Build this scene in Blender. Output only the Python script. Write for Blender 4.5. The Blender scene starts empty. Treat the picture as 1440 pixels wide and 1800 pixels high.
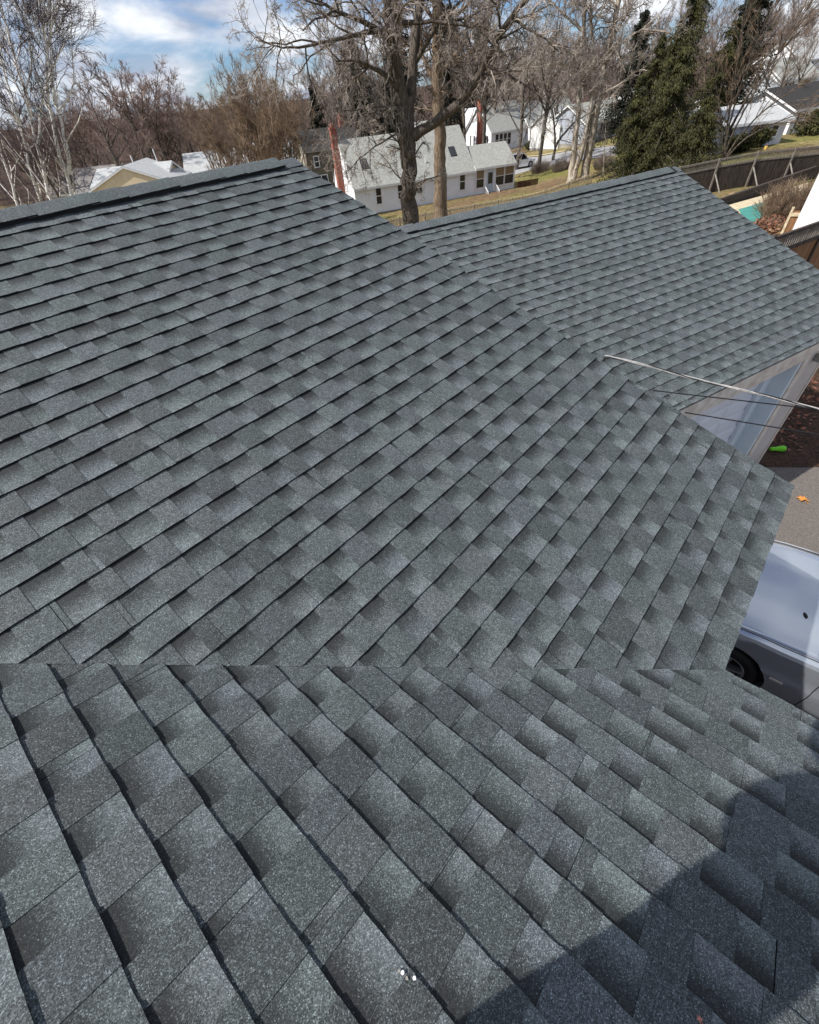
import bpy, bmesh, math, random
import numpy as np
from mathutils import Vector, Matrix

# ------------------------------------------------------------------ camera, sky, sun, exposure
SC = bpy.context.scene
COL = SC.collection
H0 = 2.95                                   # height of the main eave above the drive
FPX, CY = 757.126, 916.585                    # focal length and principal row for the 1440 x 1800 frame
CAM = np.array([-1.59160, 0.41328, 2.06964 + H0])
RM = np.array([[0.64848126, -0.75762113, -0.07404244],
               [-0.57371407, -0.42249197, -0.70167849],
               [0.50032411, 0.49750454, -0.70863603]])   # rows: right, down, forward
cam = bpy.data.cameras.new('camera'); cam_o = bpy.data.objects.new('camera', cam); COL.objects.link(cam_o)
cam.sensor_fit = 'HORIZONTAL'; cam.sensor_width = 36.0
cam.lens = FPX / 1440 * 36.0
cam.shift_y = (CY - 900) / 1440
cam.clip_start = 0.02; cam.clip_end = 3000
cam_o.matrix_world = Matrix(((RM[0][0], -RM[1][0], -RM[2][0], CAM[0]), (RM[0][1], -RM[1][1], -RM[2][1], CAM[1]),
                             (RM[0][2], -RM[1][2], -RM[2][2], CAM[2]), (0, 0, 0, 1)))
SC.camera = cam_o
SUNV = Vector((-0.78, 0.468, 1.0)).normalized()
world = bpy.data.worlds.new('World'); SC.world = world; world.use_nodes = True
wn, wl = world.node_tree.nodes, world.node_tree.links
wn.clear()
w_out = wn.new('ShaderNodeOutputWorld'); w_bg = wn.new('ShaderNodeBackground'); w_bg.inputs['Strength'].default_value = 0.072
sky = wn.new('ShaderNodeTexSky'); sky.sky_type = 'NISHITA'; sky.sun_disc = False
sky.sun_elevation = math.asin(SUNV.z); sky.sun_rotation = math.atan2(SUNV.x, SUNV.y)
sky.air_density = 1.0; sky.dust_density = 0.1; sky.ozone_density = 3.0; sky.altitude = 300
w_tc = wn.new('ShaderNodeTexCoord'); w_sep = wn.new('ShaderNodeSeparateXYZ')
w_add = wn.new('ShaderNodeMath'); w_add.operation = 'ADD'; w_add.inputs[1].default_value = 0.30
w_max = wn.new('ShaderNodeMath'); w_max.operation = 'MAXIMUM'; w_max.inputs[1].default_value = 0.02
w_dx = wn.new('ShaderNodeMath'); w_dx.operation = 'DIVIDE'
w_dy = wn.new('ShaderNodeMath'); w_dy.operation = 'DIVIDE'
w_cmb = wn.new('ShaderNodeCombineXYZ')
w_n1 = wn.new('ShaderNodeTexNoise'); w_n1.inputs['Scale'].default_value = 2.7; w_n1.inputs['Detail'].default_value = 9; w_n1.inputs['Roughness'].default_value = 0.52
w_n1.inputs['Distortion'].default_value = 0.35
w_r1 = wn.new('ShaderNodeValToRGB'); w_r1.color_ramp.elements[0].position = 0.37; w_r1.color_ramp.elements[1].position = 0.56
w_n2 = wn.new('ShaderNodeTexNoise'); w_n2.inputs['Scale'].default_value = 3.3; w_n2.inputs['Detail'].default_value = 6
w_r2 = wn.new('ShaderNodeValToRGB'); w_r2.color_ramp.elements[0].position = 0.38; w_r2.color_ramp.elements[1].position = 0.62
w_r2.color_ramp.elements[0].color = (5.2, 5.9, 7.4, 1); w_r2.color_ramp.elements[1].color = (10.8, 11.2, 11.8, 1)
w_mix = wn.new('ShaderNodeMixRGB')
wl.new(w_tc.outputs['Generated'], w_sep.inputs[0]); wl.new(w_sep.outputs[2], w_add.inputs[0]); wl.new(w_add.outputs[0], w_max.inputs[0])
wl.new(w_sep.outputs[0], w_dx.inputs[0]); wl.new(w_max.outputs[0], w_dx.inputs[1])
wl.new(w_sep.outputs[1], w_dy.inputs[0]); wl.new(w_max.outputs[0], w_dy.inputs[1])
wl.new(w_dx.outputs[0], w_cmb.inputs[0]); wl.new(w_dy.outputs[0], w_cmb.inputs[1])
wl.new(w_cmb.outputs[0], w_n1.inputs['Vector']); wl.new(w_cmb.outputs[0], w_n2.inputs['Vector'])
wl.new(w_n1.outputs['Fac'], w_r1.inputs[0]); wl.new(w_n2.outputs['Fac'], w_r2.inputs[0])
wl.new(w_r1.outputs[0], w_mix.inputs['Fac']); w_tint = wn.new('ShaderNodeMixRGB'); w_tint.blend_type = 'MULTIPLY'; w_tint.inputs['Fac'].default_value = 1; w_tint.inputs[2].default_value = (.60, .82, 1.18, 1)
wl.new(sky.outputs[0], w_tint.inputs[1]); wl.new(w_tint.outputs[0], w_mix.inputs[1]); wl.new(w_r2.outputs[0], w_mix.inputs[2])
wl.new(w_mix.outputs[0], w_bg.inputs['Color']); wl.new(w_bg.outputs[0], w_out.inputs['Surface'])
sl = bpy.data.lights.new('sun', 'SUN'); sl.energy = 5.0; sl.angle = math.radians(0.53); sl.color = (1.0, 0.95, 0.88)
sun_o = bpy.data.objects.new('sun', sl); COL.objects.link(sun_o); sun_o.rotation_euler = SUNV.to_track_quat('Z', 'Y').to_euler()
sun_o.location = (-20, 12, 30)
SC.view_settings.view_transform = 'Standard'; SC.view_settings.look = 'None'
SC.view_settings.exposure = 0.36; SC.view_settings.gamma = 1.0; SC.view_settings.use_curve_mapping = False
SC.render.engine = 'CYCLES'

RNG = np.random.default_rng(7)
rnd = random.Random(11)

# ------------------------------------------------------------------ photograph pixel -> direction
def ray(x, y):
    return RM.T @ np.array([(x - 720) / FPX, (y - CY) / FPX, 1.0])
def at(x, y, D=None, z=None):
    d = ray(x, y)
    if z is not None: return CAM + d * (z - CAM[2]) / d[2]
    return CAM + d * D / math.hypot(d[0], d[1])
def smooth(a, b, x):
    t = np.clip((x - a) / (b - a), 0, 1); return t * t * (3 - 2 * t)
AZK = [-180, -60, -20, 0, 10, 18, 28, 45, 60, 75, 110, 180]
AZD = [-0.3, -0.3, -0.5, -0.95, -0.95, -1.7, -3.3, -3.64, -3.0, -2.5, -1.5, -0.3]
FALL = [.002, .002, .003, .0048, .0077, .0097, .0118, .0148, .0165, .0170, .010, .002]
def fall(x, y):
    """the land keeps dropping gently away from the house"""
    dx, dy = np.asarray(x) - CAM[0], np.asarray(y) - CAM[1]; D = np.hypot(dx, dy)
    return -np.interp(np.degrees(np.arctan2(dy, dx)), AZK, FALL) * np.minimum(D, 170) * smooth(13, 35, D)
def tz(x, y):
    dx, dy = np.asarray(x) - CAM[0], np.asarray(y) - CAM[1]
    D = np.hypot(dx, dy); az = np.degrees(np.arctan2(dy, dx))
    return fall(x, y) + np.interp(az, AZK, AZD) * smooth(13, 50, D) + 9 * smooth(170, 520, D) + 0.12 * np.sin(x * .11) * np.sin(y * .13) * smooth(20, 60, D)
def ground_at(px, py, h=0.0, lo=6.0, hi=400.0):
    """point h above the terrain seen at that pixel"""
    f = lambda D: (lambda P: P[2] - float(tz(P[0], P[1])) - h)(at(px, py, D=D))
    prev = lo
    for D in np.geomspace(lo, hi, 160):
        if f(D) <= 0:
            a, b = prev, D
            for _ in range(40):
                m = (a + b) / 2
                if f(m) > 0: a = m
                else: b = m
            P = at(px, py, D=b); return P
        prev = D
    return at(px, py, D=hi)

# ------------------------------------------------------------------ materials
MATS = {}
def new_mat(name):
    m = bpy.data.materials.new(name); m.use_nodes = True; m.node_tree.nodes.clear()
    N, L = m.node_tree.nodes, m.node_tree.links
    out = N.new('ShaderNodeOutputMaterial'); b = N.new('ShaderNodeBsdfPrincipled'); L.new(b.outputs[0], out.inputs['Surface'])
    MATS[name] = m
    return m, N, L, b
def mat(name, c1, c2=None, scale=6.0, rough=0.8, bump=0.0, bscale=None, detail=5, spec=0.3, metal=0.0, stretch=None, lo=.35, hi=.65, coord='pos'):
    m, N, L, b = new_mat(name)
    b.inputs['Roughness'].default_value = rough; b.inputs['Specular IOR Level'].default_value = spec; b.inputs['Metallic'].default_value = metal
    if coord == 'pos': src = N.new('ShaderNodeNewGeometry').outputs['Position']
    else: src = N.new('ShaderNodeTexCoord').outputs['Object']
    if stretch:
        mp = N.new('ShaderNodeMapping'); mp.inputs['Scale'].default_value = stretch; L.new(src, mp.inputs[0]); src = mp.outputs[0]
    if c2 is None: b.inputs['Base Color'].default_value = (*c1, 1)
    else:
        n = N.new('ShaderNodeTexNoise'); n.inputs['Scale'].default_value = scale; n.inputs['Detail'].default_value = detail
        r = N.new('ShaderNodeValToRGB'); r.color_ramp.elements[0].position = lo; r.color_ramp.elements[1].position = hi
        r.color_ramp.elements[0].color = (*c1, 1); r.color_ramp.elements[1].color = (*c2, 1)
        L.new(src, n.inputs['Vector']); L.new(n.outputs['Fac'], r.inputs[0]); L.new(r.outputs[0], b.inputs['Base Color'])
    if bump:
        n2 = N.new('ShaderNodeTexNoise'); n2.inputs['Scale'].default_value = bscale or scale * 3; n2.inputs['Detail'].default_value = 4
        bp = N.new('ShaderNodeBump'); bp.inputs['Strength'].default_value = bump; bp.inputs['Distance'].default_value = .02
        L.new(src, n2.inputs['Vector']); L.new(n2.outputs['Fac'], bp.inputs['Height']); L.new(bp.outputs[0], b.inputs['Normal'])
    return m
def siding_mat(name, c1, c2, step=0.11, depth=.6):
    """clapboard: a saw-tooth relief across the height, with slight weathering"""
    m, N, L, b = new_mat(name); b.inputs['Roughness'].default_value = .6; b.inputs['Specular IOR Level'].default_value = .3
    g = N.new('ShaderNodeNewGeometry'); s = N.new('ShaderNodeSeparateXYZ'); L.new(g.outputs['Position'], s.inputs[0])
    d = N.new('ShaderNodeMath'); d.operation = 'DIVIDE'; d.inputs[1].default_value = step; L.new(s.outputs[2], d.inputs[0])
    f = N.new('ShaderNodeMath'); f.operation = 'FRACT'; L.new(d.outputs[0], f.inputs[0])
    inv = N.new('ShaderNodeMath'); inv.operation = 'SUBTRACT'; inv.inputs[0].default_value = 1; L.new(f.outputs[0], inv.inputs[1])
    bp = N.new('ShaderNodeBump'); bp.inputs['Strength'].default_value = depth; bp.inputs['Distance'].default_value = .015; L.new(inv.outputs[0], bp.inputs['Height'])
    L.new(bp.outputs[0], b.inputs['Normal'])
    n = N.new('ShaderNodeTexNoise'); n.inputs['Scale'].default_value = 1.6; n.inputs['Detail'].default_value = 6; L.new(g.outputs['Position'], n.inputs['Vector'])
    r = N.new('ShaderNodeValToRGB'); r.color_ramp.elements[0].position = .35; r.color_ramp.elements[1].position = .65
    r.color_ramp.elements[0].color = (*c1, 1); r.color_ramp.elements[1].color = (*c2, 1)
    L.new(n.outputs['Fac'], r.inputs[0]); L.new(r.outputs[0], b.inputs['Base Color'])
    return m
def shingle_mat(name, gscale=430.0, gain=1.0):
    """granule-coated asphalt: colour attribute (blend of the tab) x granules"""
    m, N, L, b = new_mat(name); b.inputs['Roughness'].default_value = .82; b.inputs['Specular IOR Level'].default_value = .35
    at_ = N.new('ShaderNodeAttribute'); at_.attribute_name = 'col'
    g = N.new('ShaderNodeNewGeometry')
    v = N.new('ShaderNodeTexVoronoi'); v.inputs['Scale'].default_value = gscale; L.new(g.outputs['Position'], v.inputs['Vector'])
    sp = N.new('ShaderNodeSeparateColor'); L.new(v.outputs['Color'], sp.inputs[0])
    r = N.new('ShaderNodeValToRGB'); e = r.color_ramp.elements
    e[0].position = 0.0; e[0].color = (.50, .50, .51, 1); e[1].position = 1.0; e[1].color = (2.2, 2.25, 2.3, 1)
    for p_, c_ in ((.35, .72), (.7, 1.02), (.88, 1.4)):
        x = r.color_ramp.elements.new(p_); x.color = (c_, c_, c_, 1)
    L.new(sp.outputs[0], r.inputs[0])
    n = N.new('ShaderNodeTexNoise'); n.inputs['Scale'].default_value = 3.5; n.inputs['Detail'].default_value = 6; L.new(g.outputs['Position'], n.inputs['Vector'])
    r2 = N.new('ShaderNodeValToRGB'); r2.color_ramp.elements[0].position = .3; r2.color_ramp.elements[1].position = .7
    r2.color_ramp.elements[0].color = (.86 * gain, .87 * gain, .87 * gain, 1); r2.color_ramp.elements[1].color = (1.14 * gain, 1.13 * gain, 1.13 * gain, 1)
    L.new(n.outputs['Fac'], r2.inputs[0])
    n3 = N.new('ShaderNodeTexNoise'); n3.inputs['Scale'].default_value = 55; n3.inputs['Detail'].default_value = 3; L.new(g.outputs['Position'], n3.inputs['Vector'])
    r3 = N.new('ShaderNodeValToRGB'); r3.color_ramp.elements[0].position = .3; r3.color_ramp.elements[1].position = .7
    r3.color_ramp.elements[0].color = (.82, .82, .82, 1); r3.color_ramp.elements[1].color = (1.18, 1.18, 1.18, 1); L.new(n3.outputs['Fac'], r3.inputs[0])
    # blended granules: each one is a dark or a pale stone, in the proportion the tab's blend asks for
    bw = N.new('ShaderNodeRGBToBW'); L.new(at_.outputs['Color'], bw.inputs[0])
    def mth(op, a, b_=None, c_=None):
        x = N.new('ShaderNodeMath'); x.operation = op
        for k_, q in enumerate((a, b_, c_)):
            if q is None: continue
            if isinstance(q, (int, float)): x.inputs[k_].default_value = q
            else: L.new(q, x.inputs[k_])
        return x.outputs[0]
    sv = mth('MAXIMUM', mth('DIVIDE', bw.outputs[0], .0855), .36)
    gg = mth('DIVIDE', mth('SUBTRACT', sv, .34), 1.45)
    pick = mth('LESS_THAN', sp.outputs[2], gg)
    ratio = mth('DIVIDE', mth('ADD', mth('MULTIPLY', pick, 1.45), .34), sv)
    mixr = mth('ADD', mth('MULTIPLY', ratio, .5), .5)
    mm = N.new('ShaderNodeMixRGB'); mm.blend_type = 'MULTIPLY'; mm.inputs['Fac'].default_value = 1; L.new(at_.outputs['Color'], mm.inputs[1]); L.new(mixr, mm.inputs[2])
    prev = mm.outputs[0]
    for o in (r.outputs[0], r2.outputs[0], r3.outputs[0]):
        mx = N.new('ShaderNodeMixRGB'); mx.blend_type = 'MULTIPLY'; mx.inputs['Fac'].default_value = 1; L.new(prev, mx.inputs[1]); L.new(o, mx.inputs[2]); prev = mx.outputs[0]
    L.new(prev, b.inputs['Base Color'])
    bp = N.new('ShaderNodeBump'); bp.inputs['Strength'].default_value = .55; bp.inputs['Distance'].default_value = .0016
    L.new(sp.outputs[1], bp.inputs['Height']); L.new(bp.outputs[0], b.inputs['Normal'])
    return m
def bark_mat(name, c1, c2, scale=5, stretch=(3, 3, .6)):
    return mat(name, c1, c2, scale=scale, rough=.9, bump=.6, bscale=scale * 4, stretch=stretch, spec=.15)
M_SH = shingle_mat('asphalt_shingle'); M_SHG = shingle_mat('asphalt_shingle_garage', 330, 1.1)
M_DECK = mat('roof_deck_felt', (.012, .012, .013), (.02, .02, .022), 20, .9)
M_VENT = mat('vent_plastic', (.012, .012, .013), rough=.7)
M_WHITE = mat('white_paint', (.70, .71, .72), (.80, .80, .80), 3, .55)
M_TRIM = mat('weathered_trim', (.62, .53, .44), (.82, .75, .65), 7, .8, .2)
M_WSIDE = siding_mat('white_siding', (.74, .76, .80), (.83, .84, .87))
M_CREAM = siding_mat('cream_siding', (.66, .54, .36), (.74, .62, .43), .16)
M_GSIDE = siding_mat('grey_siding', (.50, .45, .41), (.60, .55, .51), .12)
M_BROWN = siding_mat('brown_shingle_siding', (.10, .085, .065), (.19, .165, .13), .2, .8)
M_BLUEG = siding_mat('blue_grey_siding', (.30, .33, .38), (.38, .41, .46), .12)
M_STONE = mat('fieldstone', (.16, .14, .11), (.50, .46, .38), 3.5, .9, .6, lo=.42, hi=.58)
M_BRICK = mat('red_brick', (.20, .065, .045), (.36, .14, .10), 9, .85, .4)
M_CONC = mat('concrete', (.24, .22, .19), (.36, .34, .30), 5, .9, .2)
M_GLASS = mat('window_glass', (.015, .018, .022), rough=.08, spec=.6)
M_BLIND = mat('tan_blind', (.20, .145, .085), (.27, .20, .12), 8, .8)
M_DOORB = mat('pale_blue_door', (.42, .52, .60), rough=.5)
M_DARKR = mat('dark_roofing', (.020, .019, .019), (.045, .042, .040), 14, .9, .3)
def roofing(name, a, b_):
    return mat(name, a, b_, 4.5, .9, .35, 14, lo=.3, hi=.7)
M_LROOF = roofing('light_grey_roofing', (.24, .245, .225), (.36, .365, .34))
M_LROOF2 = roofing('pale_roofing', (.33, .345, .35), (.45, .46, .46))
M_WOODD = mat('dark_weathered_wood', (.030, .024, .020), (.090, .070, .058), 6, .9, .4, stretch=(4, 4, .5))
M_WOODG = mat('grey_weathered_wood', (.13, .11, .09), (.26, .23, .20), 6, .9, .4, stretch=(4, 4, .6))
M_WOODB = mat('brown_fence_wood', (.15, .075, .035), (.30, .16, .08), 5, .85, .4, stretch=(6, 6, .5))
M_WOODR = mat('red_brown_deck_wood', (.055, .020, .013), (.10, .040, .026), 6, .7, .2)
M_PICK = mat('picket_wood', (.46, .37, .25), (.72, .62, .45), 7, .9, .3)
M_ASPH = mat('driveway_asphalt', (.095, .083, .074), (.185, .166, .152), 55, .9, .5, 160, lo=.3, hi=.7)
M_ROAD = mat('pale_road', (.25, .25, .26), (.36, .355, .35), 3, .9, .2)
M_SOIL = mat('bark_mulch_soil', (.020, .011, .007), (.085, .045, .026), 22, .95, .9, 60)
M_TIRE = mat('tyre_rubber', (.012, .012, .012), rough=.7)
M_RIM = mat('alloy_rim', (.55, .56, .58), rough=.3, metal=.9)
M_BLACK = mat('black_plastic', (.008, .008, .008), rough=.5)
def car_paint(name, c, rough=.22):
    m, N, L, b = new_mat(name); b.inputs['Base Color'].default_value = (*c, 1); b.inputs['Metallic'].default_value = .7; b.inputs['Roughness'].default_value = rough
    b.inputs['Coat Weight'].default_value = .8; b.inputs['Coat Roughness'].default_value = .04; return m
M_SILV = car_paint('silver_paint', (.42, .46, .52)); M_SUVW = car_paint('white_car_paint', (.78, .79, .80), .3)
M_CGLASS = mat('car_glass', (.006, .008, .010), rough=.03, spec=.9)
M_LEAFO = mat('orange_leaf', (.42, .17, .035), (.60, .27, .06), 60, .7)
M_LIME = mat('lime_plastic', (.16, .62, .02), rough=.35)
M_POOL = mat('green_pool_cover', (.03, .20, .165), (.06, .27, .22), 3, .5)
M_COPE = mat('sandstone_coping', (.42, .35, .22), (.58, .50, .35), 4, .9)
M_CABLE = mat('black_cable', (.012, .012, .013), rough=.5)
M_BARE = mat('bare_aluminium_wire', (.26, .255, .25), (.42, .41, .40), 30, .5)
M_BARK1 = bark_mat('maple_bark', (.038, .031, .025), (.145, .122, .102))
M_BARK2 = bark_mat('oak_bark', (.10, .07, .048), (.26, .20, .145))
M_SYC = bark_mat('sycamore_bark', (.18, .14, .10), (.52, .47, .40), 2.2)
M_BIRCH = mat('birch_bark', (.14, .12, .105), (.72, .69, .64), 4.5, .85, .3, 20, stretch=(1, 1, 3), lo=.30, hi=.44)
M_TWIG = mat('grey_brown_twigs', (.10, .076, .064), (.25, .20, .17), 1.3, .9)
M_TWIGP = mat('pale_twigs', (.17, .14, .12), (.42, .365, .32), 1.3, .9)
M_TWIGR = mat('russet_twigs', (.15, .105, .09), (.32, .23, .195), .7, .9)
M_TWIGB = mat('birch_twigs', (.07, .05, .055), (.15, .115, .12), 1.2, .9)
M_EVER = mat('evergreen_needles', (.012, .016, .006), (.085, .082, .024), 1.9, .8, lo=.3, hi=.72)
M_EVERD = mat('dark_spruce_needles', (.008, .012, .008), (.030, .034, .018), 1.6, .8)
M_YEW = mat('yellow_green_needles', (.06, .07, .012), (.15, .15, .03), 2, .8)
M_SHRUB = mat('tan_shrub_twigs', (.11, .075, .050), (.30, .215, .15), 2.2, .9)
M_DRYL = mat('dry_russet_leaves', (.085, .030, .020), (.30, .14, .085), 9, .85)
M_TAN = mat('dry_tan_leaves', (.20, .11, .06), (.42, .27, .16), 8, .85)
def ground_mat():
    m, N, L, b = new_mat('dormant_lawn'); b.inputs['Roughness'].default_value = .95; b.inputs['Specular IOR Level'].default_value = .1
    g = N.new('ShaderNodeNewGeometry')
    def nz(sc, lo, hi, ca, cb):
        n = N.new('ShaderNodeTexNoise'); n.inputs['Scale'].default_value = sc; n.inputs['Detail'].default_value = 7; L.new(g.outputs['Position'], n.inputs['Vector'])
        r = N.new('ShaderNodeValToRGB'); r.color_ramp.elements[0].position = lo; r.color_ramp.elements[1].position = hi
        r.color_ramp.elements[0].color = (*ca, 1); r.color_ramp.elements[1].color = (*cb, 1); L.new(n.outputs['Fac'], r.inputs[0]); return r
    a = nz(.16, .38, .60, (.24, .19, .095), (.17, .165, .055)); c = nz(2.2, .3, .7, (.5, .5, .5), (1.35, 1.3, 1.25)); d = nz(11, .3, .7, (.7, .7, .7), (1.3, 1.3, 1.3))
    leaf = nz(.09, .52, .66, (0, 0, 0), (1, 1, 1))
    mx0 = N.new('ShaderNodeMixRGB'); L.new(leaf.outputs[0], mx0.inputs['Fac']); L.new(a.outputs[0], mx0.inputs[1]); mx0.inputs[2].default_value = (.17, .120, .072, 1)
    vd = N.new('ShaderNodeVectorMath'); vd.operation = 'DISTANCE'; vd.inputs[1].default_value = (CAM[0], CAM[1], 0); L.new(g.outputs['Position'], vd.inputs[0])
    rd = N.new('ShaderNodeMapRange'); rd.inputs['From Min'].default_value = 100; rd.inputs['From Max'].default_value = 122; L.new(vd.outputs['Value'], rd.inputs['Value'])
    mxw = N.new('ShaderNodeMixRGB'); L.new(rd.outputs[0], mxw.inputs['Fac']); L.new(mx0.outputs[0], mxw.inputs[1]); mxw.inputs[2].default_value = (.060, .040, .030, 1)   # leaf-covered wood floor
    prev = mxw.outputs[0]
    for o in (c, d):
        mx = N.new('ShaderNodeMixRGB'); mx.blend_type = 'MULTIPLY'; mx.inputs['Fac'].default_value = 1; L.new(prev, mx.inputs[1]); L.new(o.outputs[0], mx.inputs[2]); prev = mx.outputs[0]
    L.new(prev, b.inputs['Base Color'])
    bp = N.new('ShaderNodeBump'); bp.inputs['Strength'].default_value = .7; bp.inputs['Distance'].default_value = .05; L.new(d.outputs[0], bp.inputs['Height']); L.new(bp.outputs[0], b.inputs['Normal'])
    return m
M_LAWN = ground_mat()

# ------------------------------------------------------------------ mesh and object helpers
def tag(o, label=None, cat=None, group=None, kind=None):
    if label: o['label'] = label
    if cat: o['category'] = cat
    if group: o['group'] = group
    if kind: o['kind'] = kind
    return o
WM = {}                                     # world matrices of the things (the depsgraph is not updated while building)
def link(o, parent=None, mw=None):
    COL.objects.link(o)
    if parent is not None:
        o.parent = parent
        if mw is not None: o.matrix_basis = WM[parent.name].inverted() @ mw; WM[o.name] = mw
        else: WM[o.name] = WM[parent.name].copy()
    else:
        if mw is not None: o.matrix_basis = mw
        WM[o.name] = mw if mw is not None else Matrix.Identity(4)
    return o
def thing(name, label, cat, loc=(0, 0, 0), rz=0.0, group=None):
    o = bpy.data.objects.new(name, None); o.empty_display_size = .3
    link(o, None, Matrix.Translation(Vector([float(v) for v in loc])) @ Matrix.Rotation(rz, 4, 'Z'))
    return tag(o, label, cat, group)
def np_mesh(name, V, Q=None, T=None, smooth_=False):
    me = bpy.data.meshes.new(name)
    V = np.asarray(V, np.float32).reshape(-1, 3); me.vertices.add(len(V)); me.vertices.foreach_set('co', V.ravel())
    parts, sizes = [], []
    for A, k in ((Q, 4), (T, 3)):
        if A is not None and len(A):
            A = np.asarray(A, np.int32).reshape(-1, k); parts.append(A.ravel()); sizes.append(np.full(len(A), k, np.int32))
    li = np.concatenate(parts); sz = np.concatenate(sizes); st = np.concatenate([[0], np.cumsum(sz)[:-1]]).astype(np.int32)
    me.loops.add(len(li)); me.loops.foreach_set('vertex_index', li)
    me.polygons.add(len(sz)); me.polygons.foreach_set('loop_start', st); me.polygons.foreach_set('loop_total', sz)
    if smooth_: me.polygons.foreach_set('use_smooth', np.ones(len(sz), bool))
    me.update(calc_edges=True)
    return me
def obj(name, me, m, parent=None, mw=None):
    o = bpy.data.objects.new(name, me)
    if m is not None and not me.materials: me.materials.append(m)
    return link(o, parent, mw)
class MB:
    """collects boxes, bars and polygons; build() links them as ONE mesh object"""
    def __init__(s): s.v, s.f, s.c = [], [], []
    def poly(s, pts, col=None):
        i = len(s.v); s.v += [tuple(map(float, p)) for p in pts]; s.f.append(tuple(range(i, i + len(pts)))); s.c += [col] * len(pts); return s
    def box(s, x0, x1, y0, y1, z0, z1):
        i = len(s.v); s.v += [(x, y, z) for z in (z0, z1) for y in (y0, y1) for x in (x0, x1)]; s.c += [None] * 8
        for q in ((0, 2, 3, 1), (4, 5, 7, 6), (0, 1, 5, 4), (1, 3, 7, 5), (3, 2, 6, 7), (2, 0, 4, 6)): s.f.append(tuple(i + k for k in q))
        return s
    def prism(s, poly2, axis, a, b):
        """poly2 in the two other axes, extruded along axis from a to b"""
        n = len(poly2); i = len(s.v)
        def P(q, t):
            q = list(q); q.insert(axis, t); return tuple(q)
        s.v += [P(q, a) for q in poly2] + [P(q, b) for q in poly2]; s.c += [None] * (2 * n)
        s.f.append(tuple(i + k for k in range(n))[::-1]); s.f.append(tuple(i + n + k for k in range(n)))
        for k in range(n): s.f.append((i + k, i + (k + 1) % n, i + n + (k + 1) % n, i + n + k))
        return s
    def bar(s, p, q, w, h=None):
        p, q = Vector(p), Vector(q); d = (q - p).normalized(); r = Vector((0, 0, 1)) if abs(d.z) < .9 else Vector((1, 0, 0))
        a = d.cross(r).normalized() * (w / 2); b = a.cross(d).normalized() * ((h or w) / 2); i = len(s.v)
        for e in (p, q): s.v += [tuple(e + sa * a + sb * b) for sa, sb in ((-1, -1), (1, -1), (1, 1), (-1, 1))]
        s.c += [None] * 8
        for k in ((0, 1, 2, 3), (7, 6, 5, 4), (0, 4, 5, 1), (1, 5, 6, 2), (2, 6, 7, 3), (3, 7, 4, 0)): s.f.append(tuple(i + x for x in k))
        return s
    def mesh(s, name, normals=True):
        me = bpy.data.meshes.new(name); me.from_pydata(s.v, [], s.f)
        if any(c is not None for c in s.c):
            a = me.color_attributes.new('col', 'FLOAT_COLOR', 'CORNER')
            vc = np.array([(c or (1, 1, 1)) + (1,) for c in s.c], np.float32)
            a.data.foreach_set('color', vc[[i for f in s.f for i in f]].ravel())
        if normals:
            bm = bmesh.new(); bm.from_mesh(me); bmesh.ops.recalc_face_normals(bm, faces=bm.faces); bm.to_mesh(me); bm.free()
        return me
    def build(s, name, m, parent=None, mw=None, bevel=0.0):
        o = obj(name, s.mesh(name), m, parent, mw)
        if bevel:
            b = o.modifiers.new('bevel', 'BEVEL'); b.width = bevel; b.segments = 2; b.limit_method = 'ANGLE'
        return o
def tubes(P, R, k):
    """P (N,S,3), R (N,S): swept rings -> verts, quads"""
    P = np.asarray(P, float); N, S, _ = P.shape
    T = np.gradient(P, axis=1); T /= np.linalg.norm(T, axis=2, keepdims=True) + 1e-9
    ref = np.where(np.abs(T.mean(1)[:, 2:3]) < .75, np.array([[0, 0, 1.]]), np.array([[1., 0, 0]]))[:, None, :]
    A = np.cross(T, ref); A /= np.linalg.norm(A, axis=2, keepdims=True) + 1e-9; B = np.cross(T, A)
    th = np.arange(k) * 2 * np.pi / k
    V = P[:, :, None, :] + R[:, :, None, None] * (A[:, :, None, :] * np.cos(th)[None, None, :, None] + B[:, :, None, :] * np.sin(th)[None, None, :, None])
    i = np.arange(N)[:, None, None] * (S * k) + np.arange(S - 1)[None, :, None] * k
    j = np.arange(k)[None, None, :]; j2 = (j + 1) % k
    Q = np.stack([i + j, i + j2, i + k + j2, i + k + j], -1).reshape(-1, 4)
    return V.reshape(-1, 3), Q
def merge(parts):
    Vs, Qs, off = [], [], 0
    for V, Q in parts: Vs.append(V); Qs.append(Q + off); off += len(V)
    return np.concatenate(Vs), np.concatenate(Qs)
def polyline_tube(pts, r, k=6):
    P = np.asarray(pts, float)[None]; R = np.full((1, P.shape[1]), r) if np.isscalar(r) else np.asarray(r, float)[None]
    return tubes(P, R, k)

# ------------------------------------------------------------------ ground
def strip_on_ground(name, left, right, m, lift=.02, n=24, kind='structure', parent=None):
    """a sheet between two world polylines (same count), draped on the terrain"""
    def res(P):
        P = np.array(P, float)[:, :2]; s = np.concatenate([[0], np.cumsum(np.linalg.norm(np.diff(P, axis=0), axis=1))]); t = np.linspace(0, s[-1], n)
        return np.stack([np.interp(t, s, P[:, 0]), np.interp(t, s, P[:, 1])], 1)
    a, b = res(left), res(right); w = 7
    G = a[:, None] + (b - a)[:, None] * np.linspace(0, 1, w)[None, :, None]
    V = np.concatenate([G, tz(G[..., 0], G[..., 1])[..., None] + lift], -1).reshape(-1, 3)
    i = (np.arange(n - 1)[:, None] * w + np.arange(w - 1)[None]).ravel()
    o = obj(name, np_mesh(name, V, np.stack([i, i + 1, i + w + 1, i + w], 1)), m, parent)
    o['kind'] = kind
    return o
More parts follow.
